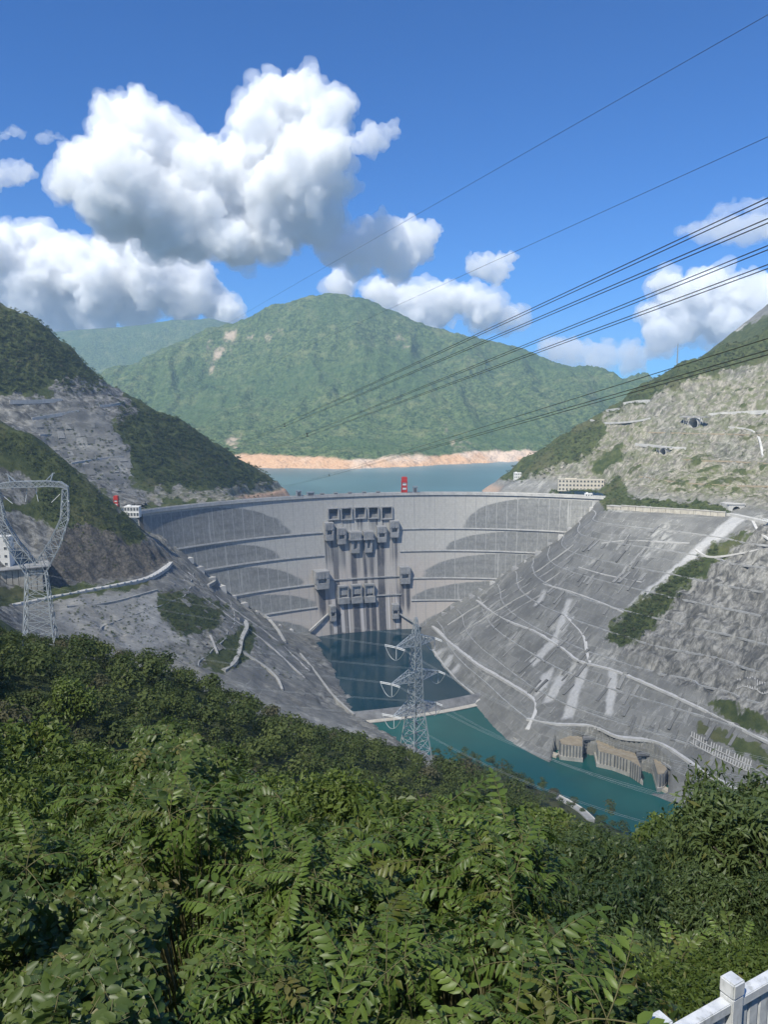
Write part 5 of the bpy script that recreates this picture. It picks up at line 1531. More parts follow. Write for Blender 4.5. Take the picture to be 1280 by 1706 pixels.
BARK = plain('bark', (0.12, 0.10, 0.08), 0.9, 0.3, 6.0)
TWIG = plain('twig', (0.16, 0.15, 0.07), 0.8, 0.3, 6.0)

def leaf_quads(C, Nrm, size, aspect, r_, droop=0.0):
    """one folded four-cornered leaf per row of C, lying roughly across Nrm"""
    n = len(C)
    t_ = r_.normal(size=(n, 3)); t_[:, 2] -= droop
    t_ -= Nrm * (t_ * Nrm).sum(1)[:, None]; t_ /= np.linalg.norm(t_, axis=1)[:, None] + 1e-9
    b_ = np.cross(Nrm, t_)
    s_ = size * r_.uniform(.65, 1.3, n)[:, None]
    w = s_ / aspect
    V = np.stack([C - t_ * s_ * .5, C + b_ * w * .5 + Nrm * s_ * .06, C + t_ * s_ * .5 - Nrm * s_ * .12, C - b_ * w * .5 + Nrm * s_ * .06], 1).reshape(-1, 3)
    F = np.arange(n * 4).reshape(n, 4)
    return V, F

def crown_mesh(name, seed, nclump, nleaf, size, aspect, mat, flat=0.8, droop=0.3):
    """a crown of unit radius: leaf-covered clumps of several sizes round a hollow inside, gaps between them"""
    r_ = np.random.default_rng(seed)
    C = []; N = []
    cl = []
    for k in range(nclump):
        d = r_.normal(size=3); d /= np.linalg.norm(d); d[2] = d[2] * flat
        if d[2] < -0.45: d[2] *= .4
        rad = r_.uniform(.22, .42)
        cl.append((d * r_.uniform(.45, .80), rad))
    wts = np.array([c[1] ** 2 for c in cl]); wts /= wts.sum()
    for (c, rad), w in zip(cl, wts):
        m = int(nleaf * w)
        d = r_.normal(size=(m, 3)); d[:, 2] += .35; d /= np.linalg.norm(d, axis=1)[:, None]
        C.append(c + d * rad * (r_.uniform(.3, 1, m) ** .4)[:, None] * (1 + .25 * r_.normal(size=m))[:, None])
        nn = d * .8 + r_.normal(size=(m, 3)) * .55 + np.array([0, 0, .35]); N.append(nn / np.linalg.norm(nn, axis=1)[:, None])
    C = np.concatenate(C); N = np.concatenate(N)
    V, F = leaf_quads(C, N, size, aspect, r_, droop)
    return mesh_from(name, V, F, mat)

def trunk_mesh(seed, h=1.6):
    """trunk and limbs for a crown of unit radius whose centre is the origin"""
    r_ = np.random.default_rng(seed); mb = MB()
    top = Vector((r_.normal() * .05, r_.normal() * .05, .1))
    mb.tube([(0, 0, -h), (r_.normal() * .06, r_.normal() * .06, -h * .5), top, (top.x, top.y, .5)], [.085, .065, .05, .015], 7)
    for k in range(6):
        w = 2 * math.pi * k / 6 + r_.normal() * .4; z0 = -h * r_.uniform(.15, .5)
        e = Vector((math.cos(w) * .7, math.sin(w) * .7, r_.uniform(-.05, .5)))
        mb.tube([(0, 0, z0), tuple(e * .45 + Vector((0, 0, z0 * .4))), tuple(e)], [.04, .028, .010], 5)
    return mesh_from('trunk', mb.V, mb.F, BARK)

near_c = [crown_mesh('crown', 100 + k, 34, 8500, .105, 2.0, L_TREE) for k in range(4)]
lance_c = [crown_mesh('crown', 120 + k, 30, 8500, .15, 4.2, L_NARROW, .85, .9) for k in range(3)]
yell_c = [crown_mesh('crown', 130 + k, 26, 6500, .11, 2.2, L_YELLOW) for k in range(2)]
mid_c = [crown_mesh('crown', 140 + k, 30, 3600, .155, 1.7, L_TREE) for k in range(5)]
trunks = [trunk_mesh(150 + k) for k in range(4)]

def place_tree(x, y, z0, R, cm, tm, label, group, name='tree', high=1.75, sq_=1.15):
    e = empty(name, (x, y, z0), random.uniform(0, 6.28), label=label, cat='tree', group=group)
    o = link('crown', cm, e, (0, 0, R * high)); o.scale = (R * random.uniform(.9, 1.12), R * random.uniform(.9, 1.12), R * sq_ * random.uniform(.9, 1.1))
    o.rotation_euler = (random.uniform(-.15, .15), random.uniform(-.15, .15), random.uniform(0, 6.28))
    q = link('trunk', tm, e, (0, 0, R * high)); q.scale = (R, R, R)
    return e

# ------------------------------------------------------------------ the wood on the slope below the viewer
TL = np.array([(-90, 1000), (0, 1012), (40, 1042), (100, 1042), (160, 1035), (250, 1062), (330, 1095), (400, 1140), (500, 1180), (600, 1208), (650, 1225), (700, 1246), (730, 1250), (780, 1240), (830, 1250), (880, 1288), (940, 1318), (1000, 1345), (1060, 1365), (1110, 1335), (1160, 1310), (1220, 1290), (1280, 1268), (1390, 1240)], float)   # the tops of the trees against the valley
RRP = np.array([(922, 1332), (934, 1338), (950, 1347), (968, 1358), (985, 1373), (1006, 1366), (1018, 1374), (1032, 1382), (1044, 1391)], float)   # the stretch of river road that stays in view
cand = []
r_ = np.random.default_rng(5)
tries = 0
pl_feet = [np.array([py1.location.x, py1.location.y]), np.array([py2.location.x, py2.location.y])]
while tries < 15000:
    tries += 1
    d = math.exp(r_.uniform(math.log(15), math.log(900))); pxx = r_.uniform(-110, 1390)
    ax_, _, _ = rays(pxx, 1250); x = float(ax_) * d; y = d
    z = float(zL(x, y))
    if z < RIVER + 3 or (y > 560 and x < 60) or (y > 430 and x < -20): continue
    if y > 840: continue
    R = np.interp(d, [15, 40, 120, 400, 900], [1.7, 2.6, 3.8, 5.2, 5.8]) * r_.uniform(.6, 1.45)
    q = np.array([x, y])
    if np.hypot(*(q - pl_feet[0])) < 9: R *= .55
    if np.hypot(*(q - pl_feet[1])) < 7: R *= .7
    if y < 22 and x > .35 * y: continue                            # the fence and its bank
    pt = project(np.array([x, y, z + R * 2.2]))
    # keep the river road and the pylon's feet in view
    if False: R *= .5
    yl = np.interp(pxx, TL[:, 0], TL[:, 1]) + r_.normal() * 6 - 4
    if y < 740 and 860 < pxx < 1100: yl = max(yl, np.interp(pxx, [860, 915, 990, 1050, 1100], [1280, 1345, 1384, 1402, 1335]))
    for _ in range(6):
        if project(np.array([x, y, z + R * 2.75]))[1] > yl: break
        R *= .8
    if project(np.array([x, y, z + R * 2.75]))[1] < yl or R < .9: continue
    cc_ = project(np.array([x, y, z + R * 1.75])); cr_ = R * 1.15 * FOC / y
    if y < 735 and min(np.hypot(RRP[:, 0] - cc_[0], RRP[:, 1] - cc_[1])) < cr_ * .85 + 2: continue
    if any((c[0] - x) ** 2 + (c[1] - y) ** 2 < (.74 * (c[3] + R)) ** 2 for c in cand): continue
    pv = project(np.array([x, y, z + R * 1.5]))
    if not (-90 < pv[0] < 1370 and 900 < pv[1] < 1800): continue
    cand.append((x, y, z, R, d, float(pv[0]), float(pv[1])))
cand.sort(key=lambda c: -c[3] / c[4])
cols = ((160, 'below the cup-shaped pylon'), (320, 'below the left bank road'), (480, 'far left of the middle pylon'), (620, 'just left of the middle pylon'), (780, 'under the middle pylon'), (940, 'beside the river road'), (1100, 'below the tailrace piers'), (9999, 'above the white railing'))
rows = ((30, 'front'), (60, 'second'), (110, 'third'), (190, 'fourth'), (320, 'fifth'), (9999, 'rearmost'))
nths = ['first', 'second', 'third', 'fourth', 'fifth', 'sixth', 'seventh', 'eighth', 'ninth', 'tenth', 'eleventh', 'twelfth', 'thirteenth', 'fourteenth', 'fifteenth', 'sixteenth', 'seventeenth', 'eighteenth', 'nineteenth', 'twentieth']
cells = {}
wood = list(cand[290:])
for i, c in enumerate(cand[:290]):
    col = next(n_ for lim, n_ in cols if c[5] < lim); row = next(n_ for lim, n_ in rows if c[4] < lim)
    cells.setdefault((col, row), []).append((c[5], i, c))
for (col, row), items in cells.items():
    items.sort()
    for k, (_, i, c) in enumerate(items):
        x, y, z, R, d, qx, qy = c
        right = qx > 930 and d < 70
        if right: cm = lance_c[i % 3]; nm = 'narrow_leaved_tree'
        elif d < 60: cm = near_c[i % 4]; nm = 'broadleaf_tree'
        else: cm = mid_c[i % 5]; nm = 'broadleaf_tree'
        if right and qx > 1180 and qy < 1400 and i % 2 == 0: cm = yell_c[i % 2]; nm = 'yellowing_tree'
        kd = {'narrow_leaved_tree': 'narrow-leaved tree', 'broadleaf_tree': 'broadleaf tree', 'yellowing_tree': 'yellowing tree'}[nm]
        which = 'alone' if len(items) < 2 else (nths[k] + ' from the left') if k < 20 else (nths[min(19, len(items) - 1 - k)] + ' from the right')
        if which == 'alone': lb = f'{kd} in the {row} row {col}'
        else: lb = f'{kd}, {which} in the {row} row {col}'
        place_tree(x, y, z, R, cm, trunks[i % 4], lb, f'trees in the {row} row {col}', nm)
print('trees', len(cand), 'joined', len(wood))

def clumps(name, pts, mat, label, cat, nl=26, aspect=1.4, size=.42, seed=0, kind='stuff'):
    """many small crowns as one mass: pts rows of x, y, z, radius"""
    r_ = np.random.default_rng(seed)
    pts = np.asarray(pts, float); n = len(pts)
    d = r_.normal(size=(n, nl, 3)); d /= np.linalg.norm(d, axis=2)[..., None]
    d[..., 2] = np.abs(d[..., 2]) * .9 - .15
    R = pts[:, 3][:, None, None]
    C = pts[:, None, :3] + d * R * (r_.uniform(.35, 1.05, (n, nl)))[..., None] + np.array([0, 0, .55]) * R
    N = d + r_.normal(size=d.shape) * .4 + np.array([0, 0, .3]); N /= np.linalg.norm(N, axis=2)[..., None]
    szs = np.repeat(pts[:, 3], nl) * size
    V, F = leaf_quads(C.reshape(-1, 3), N.reshape(-1, 3), 1.0, aspect, r_)
    ctr = V.reshape(-1, 4, 3).mean(1)
    V = (ctr[:, None] + (V.reshape(-1, 4, 3) - ctr[:, None]) * szs[:, None, None]).reshape(-1, 3)
    tone = np.repeat(np.clip(r_.beta(2, 2.4, n), 0, 1), nl * 4)
    return tag(link(name, mesh_from(name, V, F, mat, dict(tone=tone))), label, cat, kind=kind)
if wood:
    clumps('woodland', [(c[0], c[1], c[2] + c[3] * .5, c[3]) for c in wood], L_FAR, 'dense green wood filling the slope between the nearer trees', 'woodland', 300, 1.5, .22, 3)
# undergrowth closing the gaps between trunks; deep shade is put into its leaf colour
ug = []
r_ = np.random.default_rng(15)
for k in range(7500):
    d = math.exp(r_.uniform(math.log(13), math.log(800))); pxx = r_.uniform(-110, 1390); ax_, _, _ = rays(pxx, 1250); x = float(ax_) * d
    z = float(zL(x, d))
    if z < RIVER + 1 or (d > 560 and x < 60) or (d > 430 and x < -20): continue
    if d < 22 and x > .3 * d: continue
    uq = project(np.array([x, d, z + 2]))
    if d < 745 and min(np.hypot(RRP[:, 0] - uq[0], RRP[:, 1] - uq[1])) < 12: continue
    ug.append((x, d, z, np.interp(d, [13, 60, 400, 900], [.6, 1.3, 2.8, 4.0]) * r_.uniform(.6, 1.3)))
clumps('undergrowth', ug, leaf_material('leaf_under_shade', (0.014, 0.028, 0.009), (0.060, 0.082, 0.026), (0.08, 0.075, 0.04), 0.1, 0.7, 0.2, tone=True), 'undergrowth between the trees of the slope, coloured dark for deep shade', 'undergrowth', 46, 1.6, .34, 16)

# ------------------------------------------------------------------ bushes and trees on the valley sides
def scatter(polys, n, zf, d0, d1, rmin, rmax, seed, step=2.5):
    r_ = np.random.default_rng(seed); out = []
    ars = []
    for po in polys:
        po = np.array(po, float); x_, y_ = po[:, 0], po[:, 1]; ars.append(.5 * abs(np.dot(x_, np.roll(y_, 1)) - np.dot(y_, np.roll(x_, 1))))
    tot = sum(ars)
    for po, a in zip(polys, ars):
        po = np.array(po, float); k = 0; want = int(n * a / tot); g = 0
        while k < want and g < want * 12:
            g += 1
            qx = r_.uniform(po[:, 0].min(), po[:, 0].max()); qy = r_.uniform(po[:, 1].min(), po[:, 1].max())
            if not in_poly(qx + r_.normal() * 4, qy + r_.normal() * 4, po): continue
            h_ = hit(qx, qy, zf, d0, d1, step)
            if h_[1] > d1 - 2 * step or h_[1] < d0 + step: continue
            if zf is zL and (h_[2] < WATER + 2): continue
            k += 1; out.append((h_[0], h_[1], h_[2] - .5, r_.uniform(rmin, rmax) * (.7 if r_.random() < .5 else 1.1)))
    return out
shore = scatter([[(690, 1246), (780, 1252), (880, 1290), (1000, 1332), (1070, 1366), (1060, 1386), (1000, 1362), (930, 1326), (860, 1300), (760, 1275)]], 330, zL, 560, 930, 2.2, 4.6, 41)
shore += [(q[0] + random.uniform(-6, 6), q[1] + random.uniform(-14, 4), max(float(zL(q[0], q[1])), RIVER), q[3]) for q in shore]
clumps('shore_bushes', shore, L_FAR, 'thick green bushes along the near shore of the river', 'bushes', 60, 1.5, .32, 42)
# upstream left hill: dark wood above, bushes down the flank
hill = scatter([[(-20, 512), (60, 538), (125, 592), (185, 650), (110, 650), (90, 625), (60, 655), (-20, 652)], [(205, 672), (300, 698), (370, 748), (440, 790), (470, 815), (380, 812), (250, 805), (215, 745), (195, 705)]], 2600, zB, 1380, 1960, 3.2, 6.0, 21, 3.0)
hill += scatter([[(100, 650), (200, 640), (240, 690), (130, 690)], [(60, 690), (210, 720), (250, 830), (120, 830)], [(240, 800), (470, 805), (480, 830), (240, 835)]], 420, zB, 1380, 1960, 2.0, 4.0, 22, 3.0)
# skyline trees stand proud
for a, b in ((-10, 503), (30, 515), (60, 530), (90, 553), (120, 580), (150, 610), (180, 640), (230, 668), (265, 680), (300, 692), (335, 715), (370, 742), (405, 765), (440, 786)):
    for k in range(9):
        h_ = P(a + random.uniform(-18, 18), b + random.uniform(0, 6), 1000); dd = np.interp(a, [-10, 440], [1660, 1850])
        q = P(a + random.uniform(-18, 18), b, dd); q[2] = float(zB(q[0], q[1])); hill.append((q[0], q[1], q[2], random.uniform(3, 6)))
clumps('hillside_wood', hill, L_FAR, 'dark trees and bushes covering the hill upstream of the left end of the dam', 'woodland', 34, 1.4, .40, 23)
# near spur on the left bank
sp_ = scatter([[(-20, 705), (50, 722), (100, 765), (150, 806), (200, 850), (250, 890), (225, 905), (165, 880), (100, 878), (60, 850), (75, 800), (40, 760), (-20, 755)], [(265, 990), (300, 985), (335, 1000), (380, 1010), (350, 1050), (300, 1058), (272, 1030)], [(380, 1060), (418, 1040), (420, 1085), (385, 1112)]], 1500, zL, 860, 1400, 1.6, 3.6, 24)
sp_ += scatter([[(90, 1000), (420, 1000), (520, 1140), (400, 1130), (250, 1090), (100, 1040)], [(280, 960), (350, 980), (480, 1080), (520, 1120), (420, 1060)]], 420, zL, 860, 1400, 0.9, 2.6, 35)
sp_ += scatter([[(-20, 760), (60, 780), (70, 850), (-20, 850)], [(90, 880), (230, 900), (270, 940), (90, 975)], [(-20, 985), (250, 968), (230, 978), (-20, 1012)], [(100, 990), (400, 1000), (420, 1120), (250, 1100), (110, 1040)]], 620, zL, 860, 1400, 1.0, 2.4, 25)
clumps('spur_bushes', sp_, L_FAR, 'green bushes on the rocky spur in front of the left end of the dam', 'bushes', 30, 1.4, .40, 26)
# right bank
rb_ = scatter([[(1012, 1058), (1052, 1018), (1130, 958), (1192, 910), (1200, 915), (1150, 968), (1085, 1042), (1050, 1072), (1015, 1070)]], 520, zR, 900, 1500, 2.2, 4.4, 27)
rb_ += scatter([[(1005, 848), (1008, 812), (1028, 792), (1046, 828), (1100, 840), (1060, 846)], [(1050, 832), (1140, 838), (1210, 842), (1210, 852), (1130, 850)], [(915, 818), (1000, 816), (1004, 828), (920, 828)]], 330, zR, 1200, 1900, 2.0, 4.2, 28)
rb_ += [(*hit(1213, 857, zR, 1100, 1500), 6.0)] * 2
clumps('bank_bushes', rb_, L_FAR, 'dark green strip of bushes running down the right bank', 'bushes', 40, 1.4, .36, 29)
up_ = scatter([[(1280, 548), (1130, 606), (1062, 648), (1002, 694), (1030, 690), (1130, 640), (1280, 590)], [(832, 800), (870, 768), (930, 728), (1000, 695), (1010, 720), (980, 765), (920, 790), (860, 805)]], 1150, zR, 1200, 2050, 1.6, 4.2, 30)
up_ += scatter([[(1000, 690), (1280, 600), (1280, 830), (1060, 830), (1010, 780)]], 900, zR, 1200, 2050, 1.0, 2.4, 31)
for a, b in ((1280, 545), (1240, 560), (1210, 572), (1170, 588), (1130, 604), (1095, 625), (1062, 645), (1030, 668), (1000, 690), (965, 707), (930, 725), (900, 745), (870, 765), (850, 783)):
    for k in range(5):
        q = P(a + random.uniform(-18, 18), b, np.interp(a, [850, 1280], [1965, 1732])); q[2] = float(zR(q[0], q[1])); up_.append((q[0], q[1], q[2], random.uniform(2, 4.5)))
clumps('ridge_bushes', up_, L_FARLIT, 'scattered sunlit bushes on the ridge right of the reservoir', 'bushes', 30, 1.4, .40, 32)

# ------------------------------------------------------------------ the shrubs right below the viewer
def leaflet(mb_V, mb_F, base, d, n, L, W, curl):
    """a lens-shaped leaflet with a raised midrib fold and a drooping tip"""
    d = d.normalized(); n = (n - d * n.dot(d)).normalized(); s_ = d.cross(n)
    i = len(mb_V)
    def pt(t_, w, h): return tuple(base + d * (L * t_) + s_ * w + n * (h - curl * L * t_ * t_))
    mb_V += [pt(0, 0, 0), pt(.28, W * .46, W * .16), pt(.28, 0, 0), pt(.28, -W * .46, W * .16), pt(.66, W * .42, W * .14), pt(.66, 0, 0), pt(.66, -W * .42, W * .14), pt(1, 0, 0)]
    mb_F += [(i, i + 2, i + 1), (i, i + 3, i + 2), (i + 1, i + 2, i + 5, i + 4), (i + 2, i + 3, i + 6, i + 5), (i + 4, i + 5, i + 7), (i + 5, i + 6, i + 7)]

def frond_mesh(seed, pairs=10, droop=.55, L=1.0, fat=.4, lose=.05):
    """a pinnate leaf along +Y, arching down towards its tip"""
    r_ = random.Random(seed); V = []; F = []; mi = []
    pts = []
    ang = .25; p = Vector((0, 0, 0)); N_ = 14
    for k in range(N_ + 1):
        pts.append(p.copy()); ang -= droop * (1.5 / N_) * (.5 + k / N_); p = p + Vector((r_.uniform(-.004, .004), math.cos(ang), math.sin(ang))) * (L / N_)
    tb = MB().tube(pts, [.0085 * (1 - .75 * k / N_) for k in range(N_ + 1)], 4, caps=False)
    V += tb.V; F += tb.F; mi += [1] * len(tb.F)
    n0 = len(F)
    for k in range(pairs):
        t_ = .16 + .80 * k / (pairs - 1); f = t_ * N_; i = min(int(f), N_ - 1); b = pts[i].lerp(pts[i + 1], f - i); tg = (pts[i + 1] - pts[i]).normalized()
        nn = tg.cross(Vector((1, 0, 0))); nn = nn if nn.z > 0 else -nn
        size = .235 * (1 - .35 * abs(t_ - .55) / .55) * r_.uniform(.88, 1.1)
        for s_ in (-1, 1):
            if r_.random() < lose: continue
            sw = r_.uniform(.55, .75)
            d = Vector((s_, 0, 0)) * .82 + tg * sw * (.6 + .7 * t_) - nn * r_.uniform(.05, .35)
            leaflet(V, F, b, d, nn + Vector((r_.uniform(-.2, .2), r_.uniform(-.2, .2), 0)), size, size * fat * r_.uniform(.85, 1.15), r_.uniform(.05, .5))
    tg = (pts[-1] - pts[-2]).normalized(); nn = tg.cross(Vector((1, 0, 0))); nn = nn if nn.z > 0 else -nn
    leaflet(V, F, pts[-1], tg, nn, .19, .07, .15)
    mi += [0] * (len(F) - n0)
    return mesh_from('leaf', V, F, [L_FROND, TWIG], smooth=True, mat_idx=mi)

def sprig_mesh(seed, n=11, L=1.0):
    """a twig with alternate ovate leaves"""
    r_ = random.Random(seed); V = []; F = []; mi = []
    pts = [Vector((0, L * k / 8, .12 * math.sin(k * .4) * L - .02 * k * k / 8)) for k in range(9)]
    tb = MB().tube(pts, [.012 * (1 - .08 * k) for k in range(9)], 4, caps=False); V += tb.V; F += tb.F; mi += [1] * len(tb.F); n0 = len(F)
    for k in range(n):
        f = .8 + 7.1 * k / n; i = min(int(f), 7); b = pts[i].lerp(pts[i + 1], f - i); s_ = 1 if k % 2 else -1
        d = Vector((s_ * r_.uniform(.5, 1), r_.uniform(.1, .7), r_.uniform(-.5, .25))); nn = Vector((r_.uniform(-.4, .4), r_.uniform(-.5, .2), 1))
        size = r_.uniform(.26, .40); leaflet(V, F, b + d * .03, d, nn, size, size * .58, r_.uniform(0, .3))
    leaflet(V, F, pts[-1], Vector((0, 1, -.2)), Vector((0, 0, 1)), .30, .17, .2)
    mi += [0] * (len(F) - n0)
    return mesh_from('leafy_twig', V, F, [L_VINE, TWIG], smooth=True, mat_idx=mi)

fronds = [frond_mesh(300 + k, 7 + (k * 3) % 6, .40 + .2 * (k % 6), fat=.30 + .05 * (k % 5), lose=.03 + .05 * (k % 4)) for k in range(16)]
sprigs = [sprig_mesh(320 + k, 10 + k % 3) for k in range(6)]
sil = np.array([(-80, 1385), (0, 1365), (100, 1325), (170, 1290), (235, 1222), (260, 1210), (330, 1228), (400, 1285), (470, 1315), (520, 1385), (600, 1405), (660, 1350), (720, 1336), (800, 1330), (865, 1345), (900, 1410), (940, 1480), (1000, 1560), (1060, 1625), (1110, 1672), (1200, 1720)], float)
def sil_top(x): return np.interp(x, sil[:, 0], sil[:, 1])
def depth_at(x, y):
    top = sil_top(x); t_ = np.clip((y - top) / (1745 - top), 0, 1)
    far_ = np.interp(x, [0, 250, 520, 760, 900, 1100], [10.5, 13.0, 9.0, 10.0, 8.0, 6.0])
    wob_ = fbm(np.asarray(x) / 105.0, np.asarray(y) / 85.0, octaves=2, seed=91)
    return (far_ + (4.7 - far_) * t_ ** .8) * (1 + .22 * wob_ * np.minimum(1, (y - top) / 60 + .2))
bases = [  # name, label, foot px, foot py, kind
    ('pinnate_shrub', 'feathery shrub with long pinnate leaves, bottom centre', 560, 1640, 'A'),
    ('pinnate_shrub', 'feathery shrub hanging over the dark hollow, left of bottom centre', 400, 1560, 'A'),
    ('pinnate_shrub', 'feathery shrub with the rounded top right of centre', 770, 1440, 'A'),
    ('pinnate_shrub', 'feathery shrub nearest the white railing', 960, 1650, 'A'),
    ('pinnate_shrub', 'feathery shrub low at the bottom right of centre', 760, 1650, 'A'),
    ('pinnate_shrub', 'feathery shrub rising at the left edge', 40, 1420, 'A'),
    ('pinnate_shrub', 'feathery shrub arching below the tallest leafy hump', 330, 1400, 'A'),
    ('pinnate_shrub', 'feathery shrub between the two humps, left of centre', 560, 1460, 'A'),
    ('leafy_vine', 'dense broad-leaved vine in the lower left corner', 100, 1560, 'B'),
    ('leafy_vine', 'broad-leaved vine draped over the hollow, bottom left', 220, 1650, 'B'),
    ('leafy_vine', 'broad-leaved climber on the tallest hump, left of centre', 280, 1260, 'B'),
]
stuff_left = {}
roots = []
for nm, lb, bx, by, kd in bases:
    dd = float(depth_at(bx, by)) + .6
    p_ = P(bx, by, dd); gz_ = float(zL(p_[0], p_[1]))
    roots.append((empty(nm, (p_[0], p_[1], min(gz_, p_[2] - 1.2)), label=lb, cat='shrub', group='shrubs right below the viewer'), bx, by, kd, []))
r7 = np.random.default_rng(71)
cnt = {}
def near_root(x, y, kinds):
    return min((r for r in roots if r[3] in kinds), key=lambda r: (r[1] - x) ** 2 + ((r[2] - y) * 1.2) ** 2)
def dark_hollow(x, y): return float(fbm(np.array([x / 120.0]), np.array([y / 80.0]), octaves=2, seed=95)[0]) < -.30 or in_poly(x, y, [(225, 1530), (340, 1505), (385, 1570), (360, 1720), (200, 1730), (225, 1640)]) or in_poly(x, y, [(290, 1375), (330, 1370), (330, 1400), (300, 1400)])
whorls = []
g = 0
while len(whorls) < 290 and g < 20000:
    g += 1
    x = r7.uniform(-60, 1130); top = float(sil_top(x)); y = top + 8 + (1740 - top) * r7.uniform(0, 1) ** 1.0
    if y > 1735 or dark_hollow(x, y) or x > 1030: continue
    vine = in_poly(x, y, [(-60, 1480), (120, 1490), (230, 1470), (250, 1560), (235, 1706), (-60, 1740)]) or in_poly(x, y, [(215, 1215), (340, 1225), (390, 1290), (360, 1340), (230, 1330)])
    if vine or in_poly(x, y, [(-80, 1455), (290, 1440), (320, 1560), (250, 1740), (-80, 1760)]): continue
    d = float(depth_at(x, y)); sp = 29 * (6.0 / d) ** .8
    if any((w[0] - x) ** 2 + (w[1] - y) ** 2 < sp * sp for w in whorls): continue
    whorls.append((x, y, d))
for x, y, d in whorls:
    root, bx, by, kd, lst = near_root(x, y, 'A')
    q = Vector(P(x, y, d)); rl = root.location
    tilt = Vector((q.x - rl.x, q.y - rl.y, 0)); tilt = tilt * (.5 / max(.4, tilt.length)) + Vector((0, -.25, 1)); tilt.normalize()
    stem = MB().tube([tuple(Vector((0, 0, 0))), tuple((q - rl) * .45 + Vector((0, 0, .12 * (q - rl).z))), tuple((q - rl) * .85), tuple(q - rl)], [.022, .016, .011, .008], 5)
    stem.build('stem', TWIG, root)
    M0 = tilt.to_track_quat('Z', 'Y').to_matrix()
    wt = float(np.clip(r7.beta(1.6, 1.8), 0, 1)); wsz = r7.uniform(.75, 1.2)
    n = int(r7.integers(5, 8)); w0 = r7.uniform(0, 6.28)
    for k in range(n):
        if cnt.get(root.name, 0) >= 295: break
        w = w0 + 6.283 * k / n + r7.normal() * .22
        el = r7.uniform(-.65, .5)
        dr = M0 @ Vector((math.cos(w) * math.cos(el), math.sin(w) * math.cos(el), math.sin(el)))
        s_ = r7.uniform(.32, .66) * wsz
        yv = dr.normalized(); zv = (Vector((0, 0, 1)) - yv * yv.z); zv = zv.normalized() if zv.length > .1 else Vector((0, -1, 0)); xv = yv.cross(zv)
        R_ = Matrix((xv, yv, zv)).transposed().to_4x4()
        tw = r7.random() < .12
        o = link('leafy_twig' if tw else 'leaf', sprigs[int(r7.integers(len(sprigs)))] if tw else fronds[int(r7.integers(len(fronds)))], root)
        if tw: s_ *= .55
        R_.translation = (q - rl) + yv * .01
        o.matrix_local = R_ @ Matrix.Rotation(r7.normal() * .35, 4, 'Y') @ Matrix.Diagonal((s_, s_, s_, 1))
        o.color = (wt, wt, wt, 1); cnt[root.name] = cnt.get(root.name, 0) + 1
# twigs of the vines
polyB = [[(-60, 1470), (120, 1480), (250, 1450), (300, 1500), (245, 1560), (250, 1706), (200, 1740), (-60, 1740)], [(215, 1218), (262, 1210), (335, 1228), (400, 1290), (360, 1345), (280, 1350), (220, 1320)], [(330, 1600), (390, 1640), (380, 1706), (310, 1720)]]
for po, nB in zip(polyB, (520, 190, 60)):
    pa = np.array(po, float); k = 0; g = 0
    while k < nB and g < 9000:
        g += 1
        x = r7.uniform(pa[:, 0].min(), pa[:, 0].max()); y = r7.uniform(pa[:, 1].min(), pa[:, 1].max())
        if not in_poly(x, y, po): continue
        root, bx, by, kd, lst = near_root(x, y, 'B')
        if cnt.get(root.name, 0) > 299: continue
        d = float(depth_at(x, y)) * r7.uniform(.97, 1.06); q = Vector(P(x, y, d))
        yv = Vector((r7.normal() * .8, -.5 + r7.normal() * .6, -.35 + r7.normal() * .5)).normalized(); zv = Vector((r7.normal() * .3, -.5, 1)); zv = (zv - yv * yv.dot(zv)).normalized(); xv = yv.cross(zv)
        s_ = r7.uniform(.22, .36)
        R_ = Matrix((xv, yv, zv)).transposed().to_4x4(); R_.translation = q - root.location - yv * s_ * .5
        o = link('leafy_twig', sprigs[int(r7.integers(len(sprigs)))], root)
        o.matrix_local = R_ @ Matrix.Diagonal((s_, s_, s_, 1))
        wt = float(np.clip(.5 + fbm(np.array([x / 40.0]), np.array([y / 40.0]), octaves=2, seed=97)[0], 0, 1)); o.color = (wt, wt, wt, 1)
        cnt[root.name] = cnt.get(root.name, 0) + 1; k += 1
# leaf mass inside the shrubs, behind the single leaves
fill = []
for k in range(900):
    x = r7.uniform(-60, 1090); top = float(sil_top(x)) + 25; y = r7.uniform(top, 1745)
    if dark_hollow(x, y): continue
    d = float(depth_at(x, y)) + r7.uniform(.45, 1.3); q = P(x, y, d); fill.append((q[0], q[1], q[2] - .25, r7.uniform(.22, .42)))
clumps('inner_foliage', fill, leaf_material('leaf_inner', (0.026, 0.050, 0.014), (0.090, 0.130, 0.030), (0.13, 0.12, 0.04), 0.1, .5, .25, tone=True), 'shaded inner foliage of the shrubs below the viewer', 'foliage', 60, 2.2, .30, 72)
